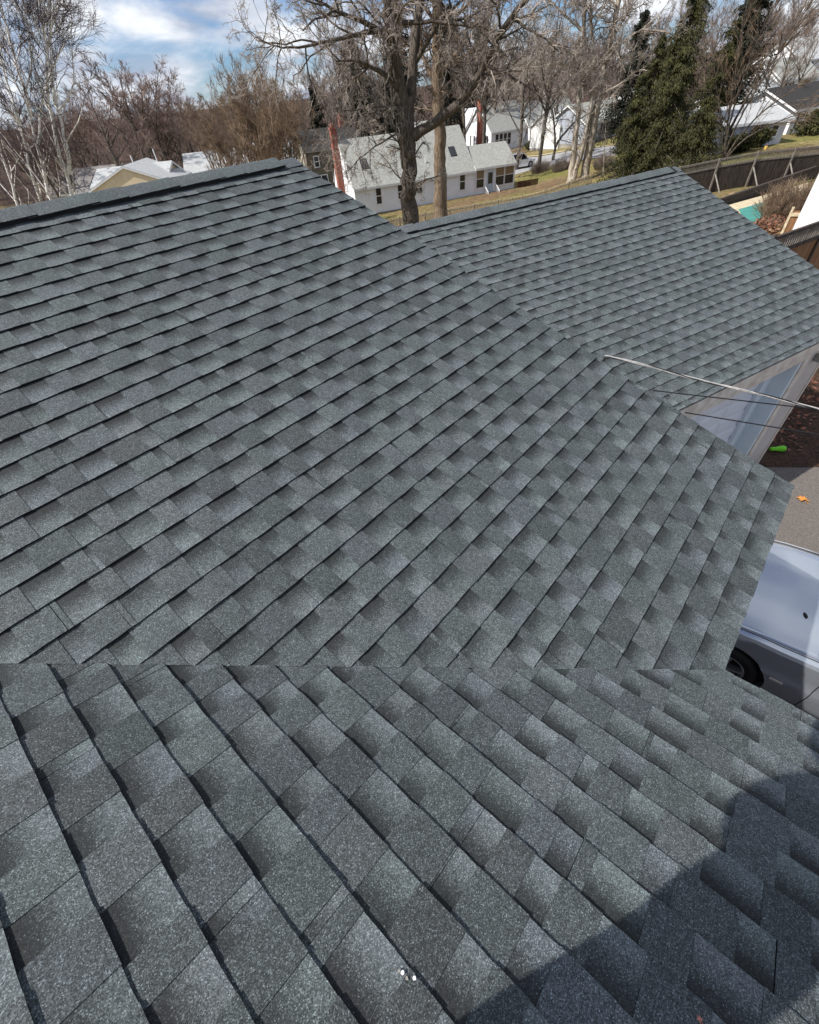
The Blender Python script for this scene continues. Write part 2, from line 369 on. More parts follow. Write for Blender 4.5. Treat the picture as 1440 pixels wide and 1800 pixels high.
rad = np.concatenate([[0.0], np.geomspace(1.5, 1500, 150)]); azs = np.radians(np.arange(0, 360, 2.0)); na = len(azs)
gx = CAM[0] + rad[:, None] * np.cos(azs)[None]; gy = CAM[1] + rad[:, None] * np.sin(azs)[None]
V = np.stack([gx, gy, tz(gx, gy)], -1).reshape(-1, 3)
i = np.arange(len(rad) - 1)[:, None] * na; j = np.arange(na)[None]; j2 = (j + 1) % na
Q = np.stack([i + j, i + na + j, i + na + j2, i + j2], -1).reshape(-1, 4)
tag(obj('ground', np_mesh('ground', V, Q, smooth_=True), M_LAWN), kind='structure')
# driveway in front of the garage, slightly above the lawn
mb = MB(); mb.poly([(-.5, -14, .006), (8.6, -14, .006), (9.2, -2.2, .006), (9.2, -.63, .006), (6.72, .04, .006), (1.2, 2.2, .006), (-.5, 2.2, .006)])
tag(mb.build('driveway', M_ASPH), kind='structure')
bed = [at(1330, 821, z=.012), at(1440, 821, z=.012), at(1560, 812, z=.012), at(1700, 700, z=.012)]
mb = MB(); mb.poly([tuple(q) for q in bed] + [(16.0, .2, .012), (14.0, 2.5, .012), (12.6, 4.6, .012), (9.0, 4.2, .012), (7.9, 3.0, .012)])
tag(mb.build('planting_bed', M_SOIL), kind='structure')

# ------------------------------------------------------------------ roofing
EXP = 0.143                                  # exposure of a laminated shingle
TPA = 0.35956; CTA = 1 / math.hypot(1, TPA); STA = TPA * CTA
XR = 1.6465                                  # rake of the main wing
VRIDGE = 4.955; YR = VRIDGE * CTA; ZR = H0 + VRIDGE * STA
def slope_matrix(o, u, v):
    u, v = Vector(u), Vector(v); w = u.cross(v)
    return Matrix(((u.x, v.x, w.x, o[0]), (u.y, v.y, w.y, o[1]), (u.z, v.z, w.z, o[2]), (0, 0, 0, 1)))
MA = slope_matrix((0, 0, H0), (1, 0, 0), (0, CTA, STA))
MBS = slope_matrix((0, 0, H0), (0, 1, 0), (-CTA, 0, STA))
TINTS = [(.069, .081, .084), (.070, .081, .087), (.069, .083, .084), (.072, .082, .086), (.066, .078, .081)]
def tint(k):
    c = TINTS[rnd.randrange(len(TINTS))]; j = rnd.uniform(.93, 1.07) * k
    return tuple(x * j for x in c)
CON = [1.0]
DARKEDGE = (.012, .012, .013)
def grid(mb, us, rows, wfun, cfun):
    i0 = len(mb.v); n = len(us)
    for r, v in enumerate(rows):
        for u in us: mb.v.append((u, v(u) if callable(v) else v, wfun(u, r))); mb.c.append(cfun(u, r))
    for r in range(len(rows) - 1):
        for k in range(n - 1): mb.f.append((i0 + r * n + k, i0 + r * n + k + 1, i0 + (r + 1) * n + k + 1, i0 + (r + 1) * n + k))
def strip_geo(u0, u1, v0, exposure, top, hb=.0080, ht=.0030, lift=0.0):
    """one laminated shingle in slope coordinates: base mesh and its tabs"""
    ph = [rnd.uniform(0, 6.28) for _ in range(3)]; am = rnd.uniform(.0004, .0012)
    wav = lambda u: am * (math.sin(u * 9 + ph[0]) + .7 * math.sin(u * 23 + ph[1])) + lift
    edge = lambda u: v0 + .0009 * math.sin(u * 31 + ph[2]) + .0006 * math.sin(u * 83 + ph[0])
    e = exposure; T = v0 + e + .028
    # tab rhythm
    cuts, u, up = [], u0 - rnd.uniform(0, .12), rnd.random() < .5
    while u < u1:
        w = rnd.choice((.095, .115, .13, .145, .16)) if up else rnd.choice((.085, .105, .12, .135, .155))
        cuts.append((u, u + w, up)); u += w; up = not up
    base = MB()
    us = sorted({u0, u1} | {x for c in cuts for x in c[:2] if u0 < x < u1} | {x for x in np.arange(u0, u1, .07)})
    vs = [0.0, .25, .5, .75, 1.0]; hgt = lambda r: (hb * (1 - vs[r]) + .0007) if r < 5 else .0002
    grid(base, us, [edge, T if top is None else min(T, top)], lambda u, r: -.004, lambda u, r: DARKEDGE)
    # gap colour: dark granules under the course above fading to pale ones at the butt
    segs = []
    for a, b_, up in cuts:
        if up: continue
        a2, b2 = max(a, u0), min(b_, u1)
        if b2 - a2 < .004: continue
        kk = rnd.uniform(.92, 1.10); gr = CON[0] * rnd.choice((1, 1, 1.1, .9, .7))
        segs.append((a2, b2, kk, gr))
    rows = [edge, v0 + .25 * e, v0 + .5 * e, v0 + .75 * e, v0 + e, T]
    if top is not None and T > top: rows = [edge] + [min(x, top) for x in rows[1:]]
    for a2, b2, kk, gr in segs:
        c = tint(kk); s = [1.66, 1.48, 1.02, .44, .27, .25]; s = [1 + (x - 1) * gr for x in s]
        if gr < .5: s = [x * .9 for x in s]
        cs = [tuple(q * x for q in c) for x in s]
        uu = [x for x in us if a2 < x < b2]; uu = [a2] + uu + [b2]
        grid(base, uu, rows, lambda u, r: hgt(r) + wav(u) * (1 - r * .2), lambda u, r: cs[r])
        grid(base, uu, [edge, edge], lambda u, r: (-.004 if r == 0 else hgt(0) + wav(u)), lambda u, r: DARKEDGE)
    for uu in (u0, u1):
        base.poly([(uu, edge(uu), -.004), (uu, edge(uu), hgt(0) + wav(uu)), (uu, v0 + e, .0012), (uu, v0 + e, -.003)], DARKEDGE)
    tabs = []
    for a, b_, up in cuts:
        if not up: continue
        a2, b2 = max(a, u0), min(b_, u1)
        if b2 - a2 < .004: continue
        t = MB(); c = tint(rnd.choice((.84, .92, 1.0, 1.08, 1.16))); uu = [a2] + [x for x in us if a2 < x < b2] + [b2]
        k2 = rnd.uniform(.92, 1.0)
        ed = lambda u: edge(u) - .0012
        trow = [ed, v0 + .5 * e, v0 + e, min(v0 + e + .02, T)]
        if top is not None: trow = [ed] + [min(x, top + .001) for x in trow[1:]]
        hh = [hb + ht + .0007, .5 * hb + ht, ht * .72 + .0004, ht * .5]
        wf = lambda u, r: hh[min(r, 3)] + wav(u) * (1 - r * .24)
        grid(t, uu, trow, wf, lambda u, r: tuple(q * (1, .99, k2, k2)[r] for q in c))
        grid(t, uu, [edge, ed], lambda u, r: (-.004 if r == 0 else hh[0] + wav(u)), lambda u, r: DARKEDGE)
        side = tuple(q * 1.0 for q in c)
        for x in (a2, b2):
            t.poly([(x, edge(x), -.004), (x, ed(x), hh[0] + wav(x)), (x, v0 + e * .5, hh[1] + wav(x) * .76), (x, v0 + e, hh[2] + wav(x) * .5), (x, v0 + e, 0)], side)
        tabs.append(t)
    return base, tabs
def px_of(M, u, v):
    P = M @ Vector((u, v, 0)); q = RM @ (np.array(P) - CAM)
    if q[2] < .05: return None
    return 720 + FPX * q[0] / q[2], CY + FPX * q[1] / q[2], q[2]
def finish(mb, org, clip):
    """mesh of collected geometry moved to its own origin, cut along clip = (point2d, keep-normal2d)"""
    me = mb.mesh('shingle', normals=False)
    bm = bmesh.new(); bm.from_mesh(me)
    if clip:
        bmesh.ops.bisect_plane(bm, geom=bm.verts[:] + bm.edges[:] + bm.faces[:], plane_co=(*clip[0], 0), plane_no=(*clip[1], 0), clear_inner=True)
    bmesh.ops.remove_doubles(bm, verts=bm.verts[:], dist=2e-5)
    for v in bm.verts: v.co -= Vector((org[0], org[1], 0))
    n = len(bm.faces); bm.to_mesh(me); bm.free()
    if n == 0: bpy.data.meshes.remove(me); return None
    return me
def lay_roof(owner, M, courses, urange, top, material, clip=None, clipfun=None, offset=0, tab_objects=0):
    """courses: list of (v, exposure); urange(v) -> (u0, u1); every shingle is a child of owner"""
    made, rest = [], []
    for ci, (v, e) in enumerate(courses):
        a, b_ = urange(v, e); u = a - rnd.uniform(0.05, .95) ; vj = v + rnd.uniform(-.0015, .0015)
        while u < b_ - .02:
            w = 1.0; x0, x1 = max(u, a), min(u + w, b_)
            if x1 - x0 > .015:
                base, tabs = strip_geo(x0 + .0008, x1 - .0008, vj, e, top, lift=rnd.uniform(0, .0012))
                pr = [px_of(M, xx, v + e * .5) for xx in (x0, (x0 + x1) / 2, x1)]
                seen = any(q and -160 < q[0] < 1600 and -100 < q[1] < 1960 for q in pr)
                made.append((x0, v, base, tabs, clip, seen, min((q[2] for q in pr if q), default=9)))
            u += w
    order = sorted([k for k in range(len(made)) if made[k][5]], key=lambda k: made[k][6])
    tabs_left = tab_objects; sep = set()
    for k in order:
        if tabs_left <= 0: break
        sep.add(k); tabs_left -= len(made[k][3])
    far = MB()
    for k, (x0, v, base, tabs, cl, seen, dep) in enumerate(made):
        org = (x0, v)
        mw = M @ Matrix.Translation((x0, v, 0))
        if not seen:
            for t in [base] + tabs:
                i0 = len(far.v); far.v += t.v; far.c += t.c; far.f += [tuple(i0 + q for q in f) for f in t.f]
            continue
        if k not in sep:
            for t in tabs:
                i0 = len(base.v); base.v += t.v; base.c += t.c; base.f += [tuple(i0 + q for q in f) for f in t.f]
        me = finish(base, org, cl)
        kids = []
        if k in sep:
            kids = [m_ for m_ in (finish(t, org, cl) for t in tabs) if m_]
        if me is None:
            if not kids: continue
            me = kids.pop(0)
        o = obj('shingle', me, material, owner, mw)
        for m_ in kids: obj('tab', m_, material, o)
    if far.f:
        me = finish(far, (0, 0), clip)
        if me: tag(obj('roof_covering', me, material, owner, M), kind='stuff')

house = thing('main_house', 'L-shaped house under a dark grey shingle roof with an open valley', 'house')
def deck(name, M, poly, owner, th=.03, m=M_DECK):
    mb = MB(); mb.prism([tuple(q) for q in poly], 2, -.004 - th, -.004); return mb.build(name, m, owner, M)
deck('roof_slope', MA, [(0, .01), (XR - .008, .01), (XR - .008, VRIDGE), (-YR, VRIDGE)], house)
deck('roof_slope', MBS, [(-.0, .01), (YR, VRIDGE), (-7, VRIDGE), (-7, .01)], house)
MA2 = slope_matrix((0, 2 * YR, H0), (-1, 0, 0), (0, -CTA, STA))
deck('roof_slope', MA2, [(-XR + .008, .01), (2 * YR, .01), (YR, VRIDGE), (-XR + .008, VRIDGE)], house, m=M_DARKR)
MB2 = slope_matrix((-2 * YR, 0, H0), (0, -1, 0), (CTA, 0, STA))
deck('roof_slope', MB2, [(-2 * YR, .01), (7, .01), (7, VRIDGE), (-YR, VRIDGE)], house, m=M_DARKR)
nA = int((VRIDGE - .06) / EXP) + 1
lay_roof(house, MA, [(k * EXP, EXP) for k in range(nA)], lambda v, e: (max(-v * CTA - e, -3.4), XR), VRIDGE - .01, M_SH,
         clip=((0, 0), (1 / math.hypot(1, CTA), CTA / math.hypot(1, CTA))), tab_objects=200)
lay_roof(house, MBS, [(0, .55 * EXP)] + [((k + .55) * EXP, EXP) for k in range(33)], lambda v, e: (-2.6, (v + e) * CTA + .02), VRIDGE - .01, M_SH,
         clip=((0, 0), (-1 / math.hypot(1, CTA), CTA / math.hypot(1, CTA))), tab_objects=100)
# ridge vent and ridge caps
def ridge(owner, o, ux, n_in, x0, x1, tp, vent_to, M_s, lenp=.205, wid=.160, vh=.026):
    """o: point on the ridge line, ux: along it, n_in: horizontal unit vector pointing down the near slope"""
    ux, n_ = Vector(ux), Vector(n_in); ct, st = 1 / math.hypot(1, tp), tp / math.hypot(1, tp)
    d1 = n_ * ct - Vector((0, 0, st)); d2 = -n_ * ct - Vector((0, 0, st)); Z = Vector((0, 0, 1))
    rm = Matrix(((ux.x, n_.x, 0, o[0]), (ux.y, n_.y, 0, o[1]), (ux.z, n_.z, 1, o[2]), (0, 0, 0, 1)))
    loc = lambda s, side, w, h: (s, side * w * ct + 0 * h, -w * st + h)
    mb = MB(); vw = wid - .012
    prof = [loc(0, 1, vw, .004), loc(0, 1, vw, .004 + vh), loc(0, 1, 0, .004 + vh), loc(0, -1, vw, .004 + vh), loc(0, -1, vw, .004), loc(0, 1, 0, .0)]
    mb.prism([(q[1], q[2]) for q in prof], 0, x0, vent_to)
    v = mb.build('ridge_vent', M_VENT, owner, rm)
    s = x1; k = 0
    while s > x0:
        hgt = (.004 + vh) if s <= vent_to + .02 else .008
        L_ = lenp + .06; a, b_ = s - L_, s
        j = rnd.uniform(-.002, .003); mb = MB(); c = tint(rnd.uniform(.92, 1.12)); jw = rnd.uniform(-.004, .006)
        us = np.linspace(a, b_, 4); ws = [-(wid + jw), -.09, -.03, 0, .03, .09, wid + jw]
        i0 = 0
        for u in us:
            f = (u - a) / (b_ - a)
            for w in ws:
                rd = .006 * max(0, 1 - abs(w) / .03)
                mb.v.append(loc(u, 1 if w >= 0 else -1, abs(w), hgt + .003 + .007 * f + j - rd)); mb.c.append(tuple(q * (1.05 if abs(w) < .1 else 1.0) for q in c))
        n = len(ws)
        for r in range(3):
            for q in range(n - 1): mb.f.append((r * n + q, r * n + q + 1, (r + 1) * n + q + 1, (r + 1) * n + q))
        # thickness: skirt
        for side in (0, n - 1):
            for r in range(3):
                p, q = mb.v[r * n + side], mb.v[(r + 1) * n + side]
                mb.poly([p, q, (q[0], q[1], q[2] - .007), (p[0], p[1], p[2] - .007)], DARKEDGE)
        for q in range(n - 1):
            p, p2 = mb.v[3 * n + q], mb.v[3 * n + q + 1]
            mb.poly([p, p2, (p2[0], p2[1], p2[2] - .008), (p[0], p[1], p[2] - .008)], DARKEDGE)
        me = mb.mesh('ridge_cap'); obj('ridge_cap', me, M_s, v, rm)
        s -= lenp; k += 1
    return v
ridge(house, (0, YR, ZR), (1, 0, 0), (0, -1, 0), -4.7, XR - .0, TPA, XR - .20, M_SH)
ridge(house, (-YR, 0, ZR), (0, -1, 0), (1, 0, 0), -4.7, 7.0, TPA, 6.7, M_SH)
# walls, fascia and rake boards of the main house
mb = MB(); wx = XR - .28
mb.prism([(.32, 0), (2 * YR - .32, 0), (2 * YR - .32, H0 - .12 + .32 * TPA), (YR, ZR - .08), (.32, H0 - .12 + .32 * TPA)], 0, -6.0, wx)
mb.build('wall', M_GSIDE, house)
mb = MB(); mb.prism([(-2 * YR + .32, 0), (-.32, 0), (-.32, H0 - .12 + .32 * TPA), (-YR, ZR - .08), (-2 * YR + .32, H0 - .12 + .32 * TPA)], 1, -6.7, 2 * YR - .34)
mb.build('wall', M_GSIDE, house)
mb = MB(); mb.box(.02, XR - .03, .012, .034, H0 - .17, H0 - .036); mb.build('fascia', M_TRIM, house)
mb = MB(); mb.box(-.034, -.012, -6.98, -.0, H0 - .17, H0 - .036); mb.build('fascia', M_TRIM, house)
mb = MB(); mb.prism([(.03, H0 - .04), (YR, ZR - .04), (YR, ZR - .20), (.03, H0 - .20)], 0, XR - .034, XR - .012); mb.build('rake_board', M_TRIM, house)
mb = MB(); mb.box(-.34, XR - .05, .036, .335, H0 - .165, H0 - .15); mb.build('soffit', M_WHITE, house)

# ------------------------------------------------------------------ garage
PHG, TPG = -0.33236292, 0.37446335
CTG, STG = 1 / math.hypot(1, TPG), TPG / math.hypot(1, TPG)
GA, GN = Vector((math.cos(PHG), math.sin(PHG), 0)), Vector((-math.sin(PHG), math.cos(PHG), 0))
GR = Vector((8.26004, 3.04723, .7617 + H0))                       # right end of the ridge line
GV = 26.5 * EXP
GE = GR - GN * (GV * CTG) - Vector((0, 0, GV * STG))              # right end of the eave
GLEN = 5.55
garage = thing('garage', 'detached garage under a dark grey shingle roof with a pale panelled door', 'garage', (GE.x, GE.y, 0), PHG)
MG = slope_matrix(GE, GA, GN * CTG + Vector((0, 0, STG)))
deck('roof_slope', MG, [(-GLEN + .008, .01), (-.008, .01), (-.008, GV + .09), (-GLEN + .008, GV + .09)], garage)
GTOP = GV + .09
GR2 = GE + GN * (GTOP * CTG) + Vector((0, 0, GTOP * STG))
GE2 = GE + GN * (2 * GTOP * CTG)
MG2 = slope_matrix(GE2, -GA, -GN * CTG + Vector((0, 0, STG)))
deck('roof_slope', MG2, [(.008, .01), (GLEN - .008, .01), (GLEN - .008, GTOP), (.008, GTOP)], garage, m=M_DARKR)
CON[0] = .85
lay_roof(garage, MG, [(0, .5 * EXP)] + [((k + .5) * EXP, EXP) for k in range(27)], lambda v, e: (-GLEN, 0), GTOP - .01, M_SHG)
ridge(garage, GR2, GA, -GN, -GLEN, 0.0, TPG, -.12, M_SHG, vh=.02)
# local frame of the garage: x along the front (0 = right end of the eave, negative to the left), y inwards
gw = .11; gx1 = -.60; gx0 = -GLEN + .3; gd = 2 * GTOP * CTG - .12
wallh = 2.30
dx0, dx1, dtop = -4.38, -1.26, 2.06
mb = MB()
mb.box(dx1 + .12, gx1, gw, gw + .12, .0, wallh); mb.build('wall', M_GSIDE, garage)
mb = MB(); mb.box(gx0, dx0 - .12, gw, gw + .12, .0, wallh); mb.build('wall', M_GSIDE, garage)
mb = MB(); zr_ = wallh + (gd - gw) / 2 * TPG
for xx in (gx0, gx1 - .12):
    mb.prism([(gw + .122, 0), (gd, 0), (gd, wallh), ((gd + gw) / 2, zr_ - .05), (gw + .122, wallh)], 0, xx, xx + .12)
mb.build('wall', M_GSIDE, garage)
mb = MB(); mb.box(gx0 + .122, gx1 - .122, gd - .12, gd - .002, 0, wallh - .002); mb.build('wall', M_GSIDE, garage)
mb = MB(); mb.box(-GLEN + .02, -.02, .012, .040, GE.z - .165, GE.z - .036); mb.build('fascia', M_TRIM, garage)
mb = MB(); mb.box(-GLEN + .02, -.02, .043, gw - .003, GE.z - .150, GE.z - .135); mb.build('soffit', M_TRIM, garage)
for xx in (-.034, -GLEN + .012):
    mb = MB(); mb.prism([(.03, GE.z - .04), (GTOP * CTG, GR2.z - .04), (GTOP * CTG, GR2.z - .19), (.03, GE.z - .19)], 0, xx, xx + .022); mb.build('rake_board', M_TRIM, garage)
mb = MB(); mb.box(gx1 - .03, gx1 + .016, gw - .014, gw + .20, .0, wallh); mb.build('corner_board', M_TRIM, garage)
mb = MB(); mb.box(dx1, dx1 + .118, gw - .03, gw + .10, 0, dtop + .10); mb.build('door_trim', M_TRIM, garage)
mb = MB(); mb.box(dx0 - .118, dx0, gw - .03, gw + .10, 0, dtop + .10); mb.build('door_trim', M_TRIM, garage)
mb = MB(); mb.box(dx0 + .001, dx1 - .001, gw - .028, gw + .10, dtop, GE.z - .155); mb.build('door_header', M_TRIM, garage)
M_JAMB = mat('pale_vinyl_jamb', (.74, .82, .86), (.80, .86, .89), 4, .5)
M_GDOOR = mat('garage_door_enamel', (.78, .80, .85), (.84, .86, .89), 2.5, .4)
mb = MB(); mb.box(dx1 - .05, dx1 - .001, gw - .012, gw + .26, .01, dtop - .001); mb.box(dx1 - .22, dx1 - .051, gw + .20, gw + .26, .01, dtop - .001); mb.build('door_jamb', M_JAMB, garage, bevel=.004)
mb = MB(); mb.box(dx0 + .001, dx0 + .05, gw - .012, gw + .26, .01, dtop - .001); mb.build('door_jamb', M_JAMB, garage)
dyy = gw + .265; sec = dtop / 4
for k in range(4):
    mb = MB(); mb.box(dx0 + .051, dx1 - .052, dyy, dyy + .045, k * sec + .004, (k + 1) * sec - .004)
    dp = mb.build('door_section', M_GDOOR, garage, bevel=.004)
    nP = 4; pw = (dx1 - dx0 - .2) / nP
    for q in range(nP):
        for zz in (0, 1):
            mb = MB(); xa = dx0 + .10 + q * pw + .035; xb = xa + pw - .07; za = k * sec + .045 + zz * sec * .47; zb = za + sec * .36
            ins = .022
            # raised field with a sloping border
            o4 = [(xa, dyy - .001, za), (xb, dyy - .001, za), (xb, dyy - .001, zb), (xa, dyy - .001, zb)]
            i4 = [(xa + ins, dyy - .010, za + ins), (xb - ins, dyy - .010, za + ins), (xb - ins, dyy - .010, zb - ins), (xa + ins, dyy - .010, zb - ins)]
            for w in range(4): mb.poly([o4[w], o4[(w + 1) % 4], i4[(w + 1) % 4], i4[w]])
            mb.poly(i4); mb.build('raised_panel', M_GDOOR, dp)
# light fixture on the right pier
mb = MB(); mb.box(-.94, -.86, gw - .09, gw - .002, 1.95, 2.05); mb.build('wall_lamp', M_CONC, garage, bevel=.015)

# ------------------------------------------------------------------ cars
def lathe(prof, n=28, axis='x'):
    V, Q = [], []
    m_ = len(prof)
    for k in range(n):
        a = 2 * math.pi * k / n
        for x, r in prof: V.append((x, r * math.cos(a), r * math.sin(a)))
    for k in range(n):
        for j in range(m_ - 1): Q.append((k * m_ + j, k * m_ + j + 1, ((k + 1) % n) * m_ + j + 1, ((k + 1) % n) * m_ + j))
    return np.array(V), np.array(Q)
def interp(tab, y):
    xs = [t[0] for t in tab]; return float(np.interp(y, xs, [t[1] for t in tab]))
def make_car(label, cat, loc, rz, P, paint, name='parked_car'):
    root = thing(name, label, cat, loc, rz)
    L0, L1 = P['len']; hw = P['hw']
    top = lambda y: interp(P['top'], y); sho = lambda y: interp(P['sho'], y); wf = lambda y: interp(P['wf'], y)
    def prof(y, s):
        """half section, s = 0 sill ... 1 centre line on top"""
        w, zs, zt = hw * wf(y), sho(y), top(y)
        pts = [(.0, .74 * w, .17), (.10, .95 * w, .21), (.22, .985 * w, .34), (.38, 1.0 * w, .52), (.47, .992 * w, .60), (.50, .972 * w, .625), (.60, .955 * w, zs - .045), (.645, .93 * w, zs - .008), (.70, .88 * w, zs + .010), (.80, .66 * w, zs + (zt - zs) * .55), (.9, .34 * w, zs + (zt - zs) * .9), (1.0, 0, zt)]
        ss = [p[0] for p in pts]
        return float(np.interp(s, ss, [p[1] for p in pts])), float(np.interp(s, ss, [p[2] for p in pts]))
    ys = np.concatenate([np.linspace(L0, L0 + .3, 6), np.linspace(L0 + .42, L1 - .42, 38), np.linspace(L1 - .3, L1, 6)]); S = np.linspace(0, 1, 27)
    V = []
    for y in ys:
        half = [prof(y, s) for s in S]
        ring = [(x, y, z) for x, z in half] + [(-x, y, z) for x, z in half[-2::-1]]
        V.append(ring)
    n = len(V[0]); Vv = np.array(V).reshape(-1, 3); Q = []
    for a in range(len(ys) - 1):
        for k in range(n): Q.append((a * n + k, a * n + (k + 1) % n, (a + 1) * n + (k + 1) % n, (a + 1) * n + k))
    me = bpy.data.meshes.new('body'); me.from_pydata([tuple(v) for v in Vv], [], [tuple(q) for q in Q] + [tuple(range(n))[::-1], tuple((len(ys) - 1) * n + k for k in range(n))])
    bm = bmesh.new(); bm.from_mesh(me); bmesh.ops.recalc_face_normals(bm, faces=bm.faces); bm.to_mesh(me); bm.free()
    tmp = bpy.data.objects.new('tmp', me); COL.objects.link(tmp)
    cuts = []
    for y in P['axles']:
        cm = bpy.data.meshes.new('cut'); bm = bmesh.new()
        bmesh.ops.create_cone(bm, cap_ends=True, segments=40, radius1=P['wr'] + .055, radius2=P['wr'] + .055, depth=2 * hw + .6, matrix=Matrix.Translation((0, y, P['wr'])) @ Matrix.Rotation(math.pi / 2, 4, 'Y'))
        bm.to_mesh(cm); bm.free(); co = bpy.data.objects.new('cut', cm); COL.objects.link(co); cuts.append(co)
        b = tmp.modifiers.new('b', 'BOOLEAN'); b.object = co; b.operation = 'DIFFERENCE'; b.solver = 'EXACT'
    dg = bpy.context.evaluated_depsgraph_get(); ev = tmp.evaluated_get(dg); body = bpy.data.meshes.new_from_object(ev)
    for o in cuts + [tmp]: bpy.data.objects.remove(o)
    body.polygons.foreach_set('use_smooth', np.ones(len(body.polygons), bool)); body.materials.clear()
    body.set_sharp_from_angle(angle=math.radians(28))
    bo = obj('body', body, paint, root)
    # wheel wells
    for y in P['axles']:
        mb = MB(); mb.box(-hw + .12, hw - .12, y - P['wr'] - .05, y + P['wr'] + .05, .16, P['wr'] * 2 + .03); mb.build('wheel_well', M_BLACK, root)
    # wheels
    wr = P['wr']
    for y in P['axles']:
        for sx in (-1, 1):
            mw = WM[root.name] @ Matrix.Translation((sx * (hw - .125), y, wr)) @ (Matrix.Rotation(math.pi, 4, 'Z') if sx < 0 else Matrix.Identity(4))
            V_, Q_ = lathe([(-.10, wr * .62), (-.10, wr * .9), (-.075, wr * .985), (0, wr), (.075, wr * .985), (.10, wr * .92), (.108, wr * .8), (.095, wr * .66), (.05, wr * .63)])
            ty = obj('wheel', np_mesh('wheel', V_, Q_, smooth_=True), M_TIRE, root, mw)
            parts = [lathe([(.05, wr * .60), (.098, wr * .655), (.092, wr * .60), (.06, wr * .57)])]
            V2, Q2 = parts[0]
            mbr = MB(); mbr.v = [tuple(v) for v in V2]; mbr.c = [None] * len(V2); mbr.f = [tuple(int(i) for i in q) for q in Q2]
            for k in range(P.get('spokes', 5)):
                a = 2 * math.pi * k / P.get('spokes', 5) + .3
                mbr.bar((.075, 0, 0), (.075, wr * .6 * math.cos(a), wr * .6 * math.sin(a)), .075, .03)
            mbr.prism([(wr * .16 * math.cos(t), wr * .16 * math.sin(t)) for t in np.linspace(0, 2 * math.pi, 12, endpoint=False)], 0, .05, .095)
            obj('rim', mbr.mesh('rim'), M_RIM, ty, mw)
    # greenhouse
    G = P['glass']     # list of (y, z, halfwidth) for base ring front/back and roof ring
    (yb0, zb0, wb0), (yb1, zb1, wb1), (yt0, zt0, wt0), (yt1, zt1, wt1) = G
    def quadgrid(a, b, c, d, bulge, nx=8, ny=6):
        V3, Q3 = [], []
        a, b, c, d = map(Vector, (a, b, c, d)); nrm = (b - a).cross(d - a).normalized()
        for i in range(ny + 1):
            for j in range(nx + 1):
                s, t = j / nx, i / ny; p = (a * (1 - s) + b * s) * (1 - t) + (d * (1 - s) + c * s) * t
                p = p + nrm * bulge * (4 * s * (1 - s)) ; V3.append(tuple(p))
        for i in range(ny):
            for j in range(nx): Q3.append((i * (nx + 1) + j, i * (nx + 1) + j + 1, (i + 1) * (nx + 1) + j + 1, (i + 1) * (nx + 1) + j))
        return np_mesh('pane', V3, Q3, smooth_=True)
    obj('windshield', quadgrid((-wb0, yb0, zb0), (wb0, yb0, zb0), (wt0, yt0, zt0), (-wt0, yt0, zt0), -.09), M_CGLASS, root)
    obj('rear_window', quadgrid((wb1, yb1, zb1), (-wb1, yb1, zb1), (-wt1, yt1, zt1), (wt1, yt1, zt1), -.07), M_CGLASS, root)
    for sx in (-1, 1):
        obj('side_window', quadgrid((sx * wb0, yb0, zb0), (sx * wb1, yb1, zb1), (sx * wt1, yt1, zt1), (sx * wt0, yt0, zt0), sx * .05), M_CGLASS, root)
        mb = MB(); mb.bar((sx * wb0, yb0, zb0 - .02), (sx * wt0, yt0, zt0), .07, .05); mb.build('pillar', paint, root, bevel=.015)
        mb = MB(); mb.bar((sx * wb1, yb1, zb1 - .02), (sx * wt1, yt1, zt1), .12, .05); mb.build('pillar', paint, root, bevel=.015)
        ym, ymt = (yb0 + yb1) / 2 - .05, (yt0 + yt1) / 2; mb = MB(); mb.bar((sx * (wb0 + .03), ym, zb0 - .02), (sx * (wt0 + .02), ymt, zt0), .06, .03); mb.build('pillar', M_BLACK, root)
        # mirror, door seams, lamps
        mb = MB(); mb.box(sx * (hw - .02) if sx > 0 else sx * (hw + .17), sx * (hw + .17) if sx > 0 else sx * (hw - .02), yb0 - .42, yb0 - .30, zb0 + .02, zb0 + .15); mb.build('mirror', paint, root, bevel=.03)
        for yy in P['seams']:
            V_, Q_ = polyline_tube([(sx * (prof(yy, s)[0] + .001), yy, prof(yy, s)[1]) for s in np.linspace(.12, .66, 14)], .004, 5)
            obj('door_seam', np_mesh('door_seam', V_, Q_), M_BLACK, bo)
        mb = MB(); yh = L1 - .16; mb.box(sx * .42 if sx > 0 else sx * .74, sx * .74 if sx > 0 else sx * .42, yh - .08, yh + .135, P['lampz'] - .07, P['lampz'] + .07); mb.build('headlight', M_CGLASS, root, bevel=.03)
        mb = MB(); yh = L0 + .10; mb.box(sx * .5 if sx > 0 else sx * .78, sx * .78 if sx > 0 else sx * .5, yh - .125, yh + .05, P['lampz'] + .02, P['lampz'] + .18); mb.build('tail_light', MATS.get('tail_red') or mat('tail_red', (.25, .01, .01), rough=.2), root, bevel=.02)
    Vr, Qr = [], []
    nx, ny = 10, 8
    for i in range(ny + 1):
        for j in range(nx + 1):
            s, t = j / nx * 2 - 1, i / ny; y = yt0 * (1 - t) + yt1 * t; w = wt0 * (1 - t) + wt1 * t; z = zt0 * (1 - t) + zt1 * t
            Vr.append((s * (w + .03), y + .03 * (1 - 2 * t), z + .055 * (1 - s * s) + .045 * math.sin(math.pi * t) - .01))
    for i in range(ny):
        for j in range(nx): Qr.append((i * (nx + 1) + j, i * (nx + 1) + j + 1, (i + 1) * (nx + 1) + j + 1, (i + 1) * (nx + 1) + j))
    obj('roof_panel', np_mesh('roof_panel', Vr, Qr, smooth_=True), paint, root)
    return root, prof, bo
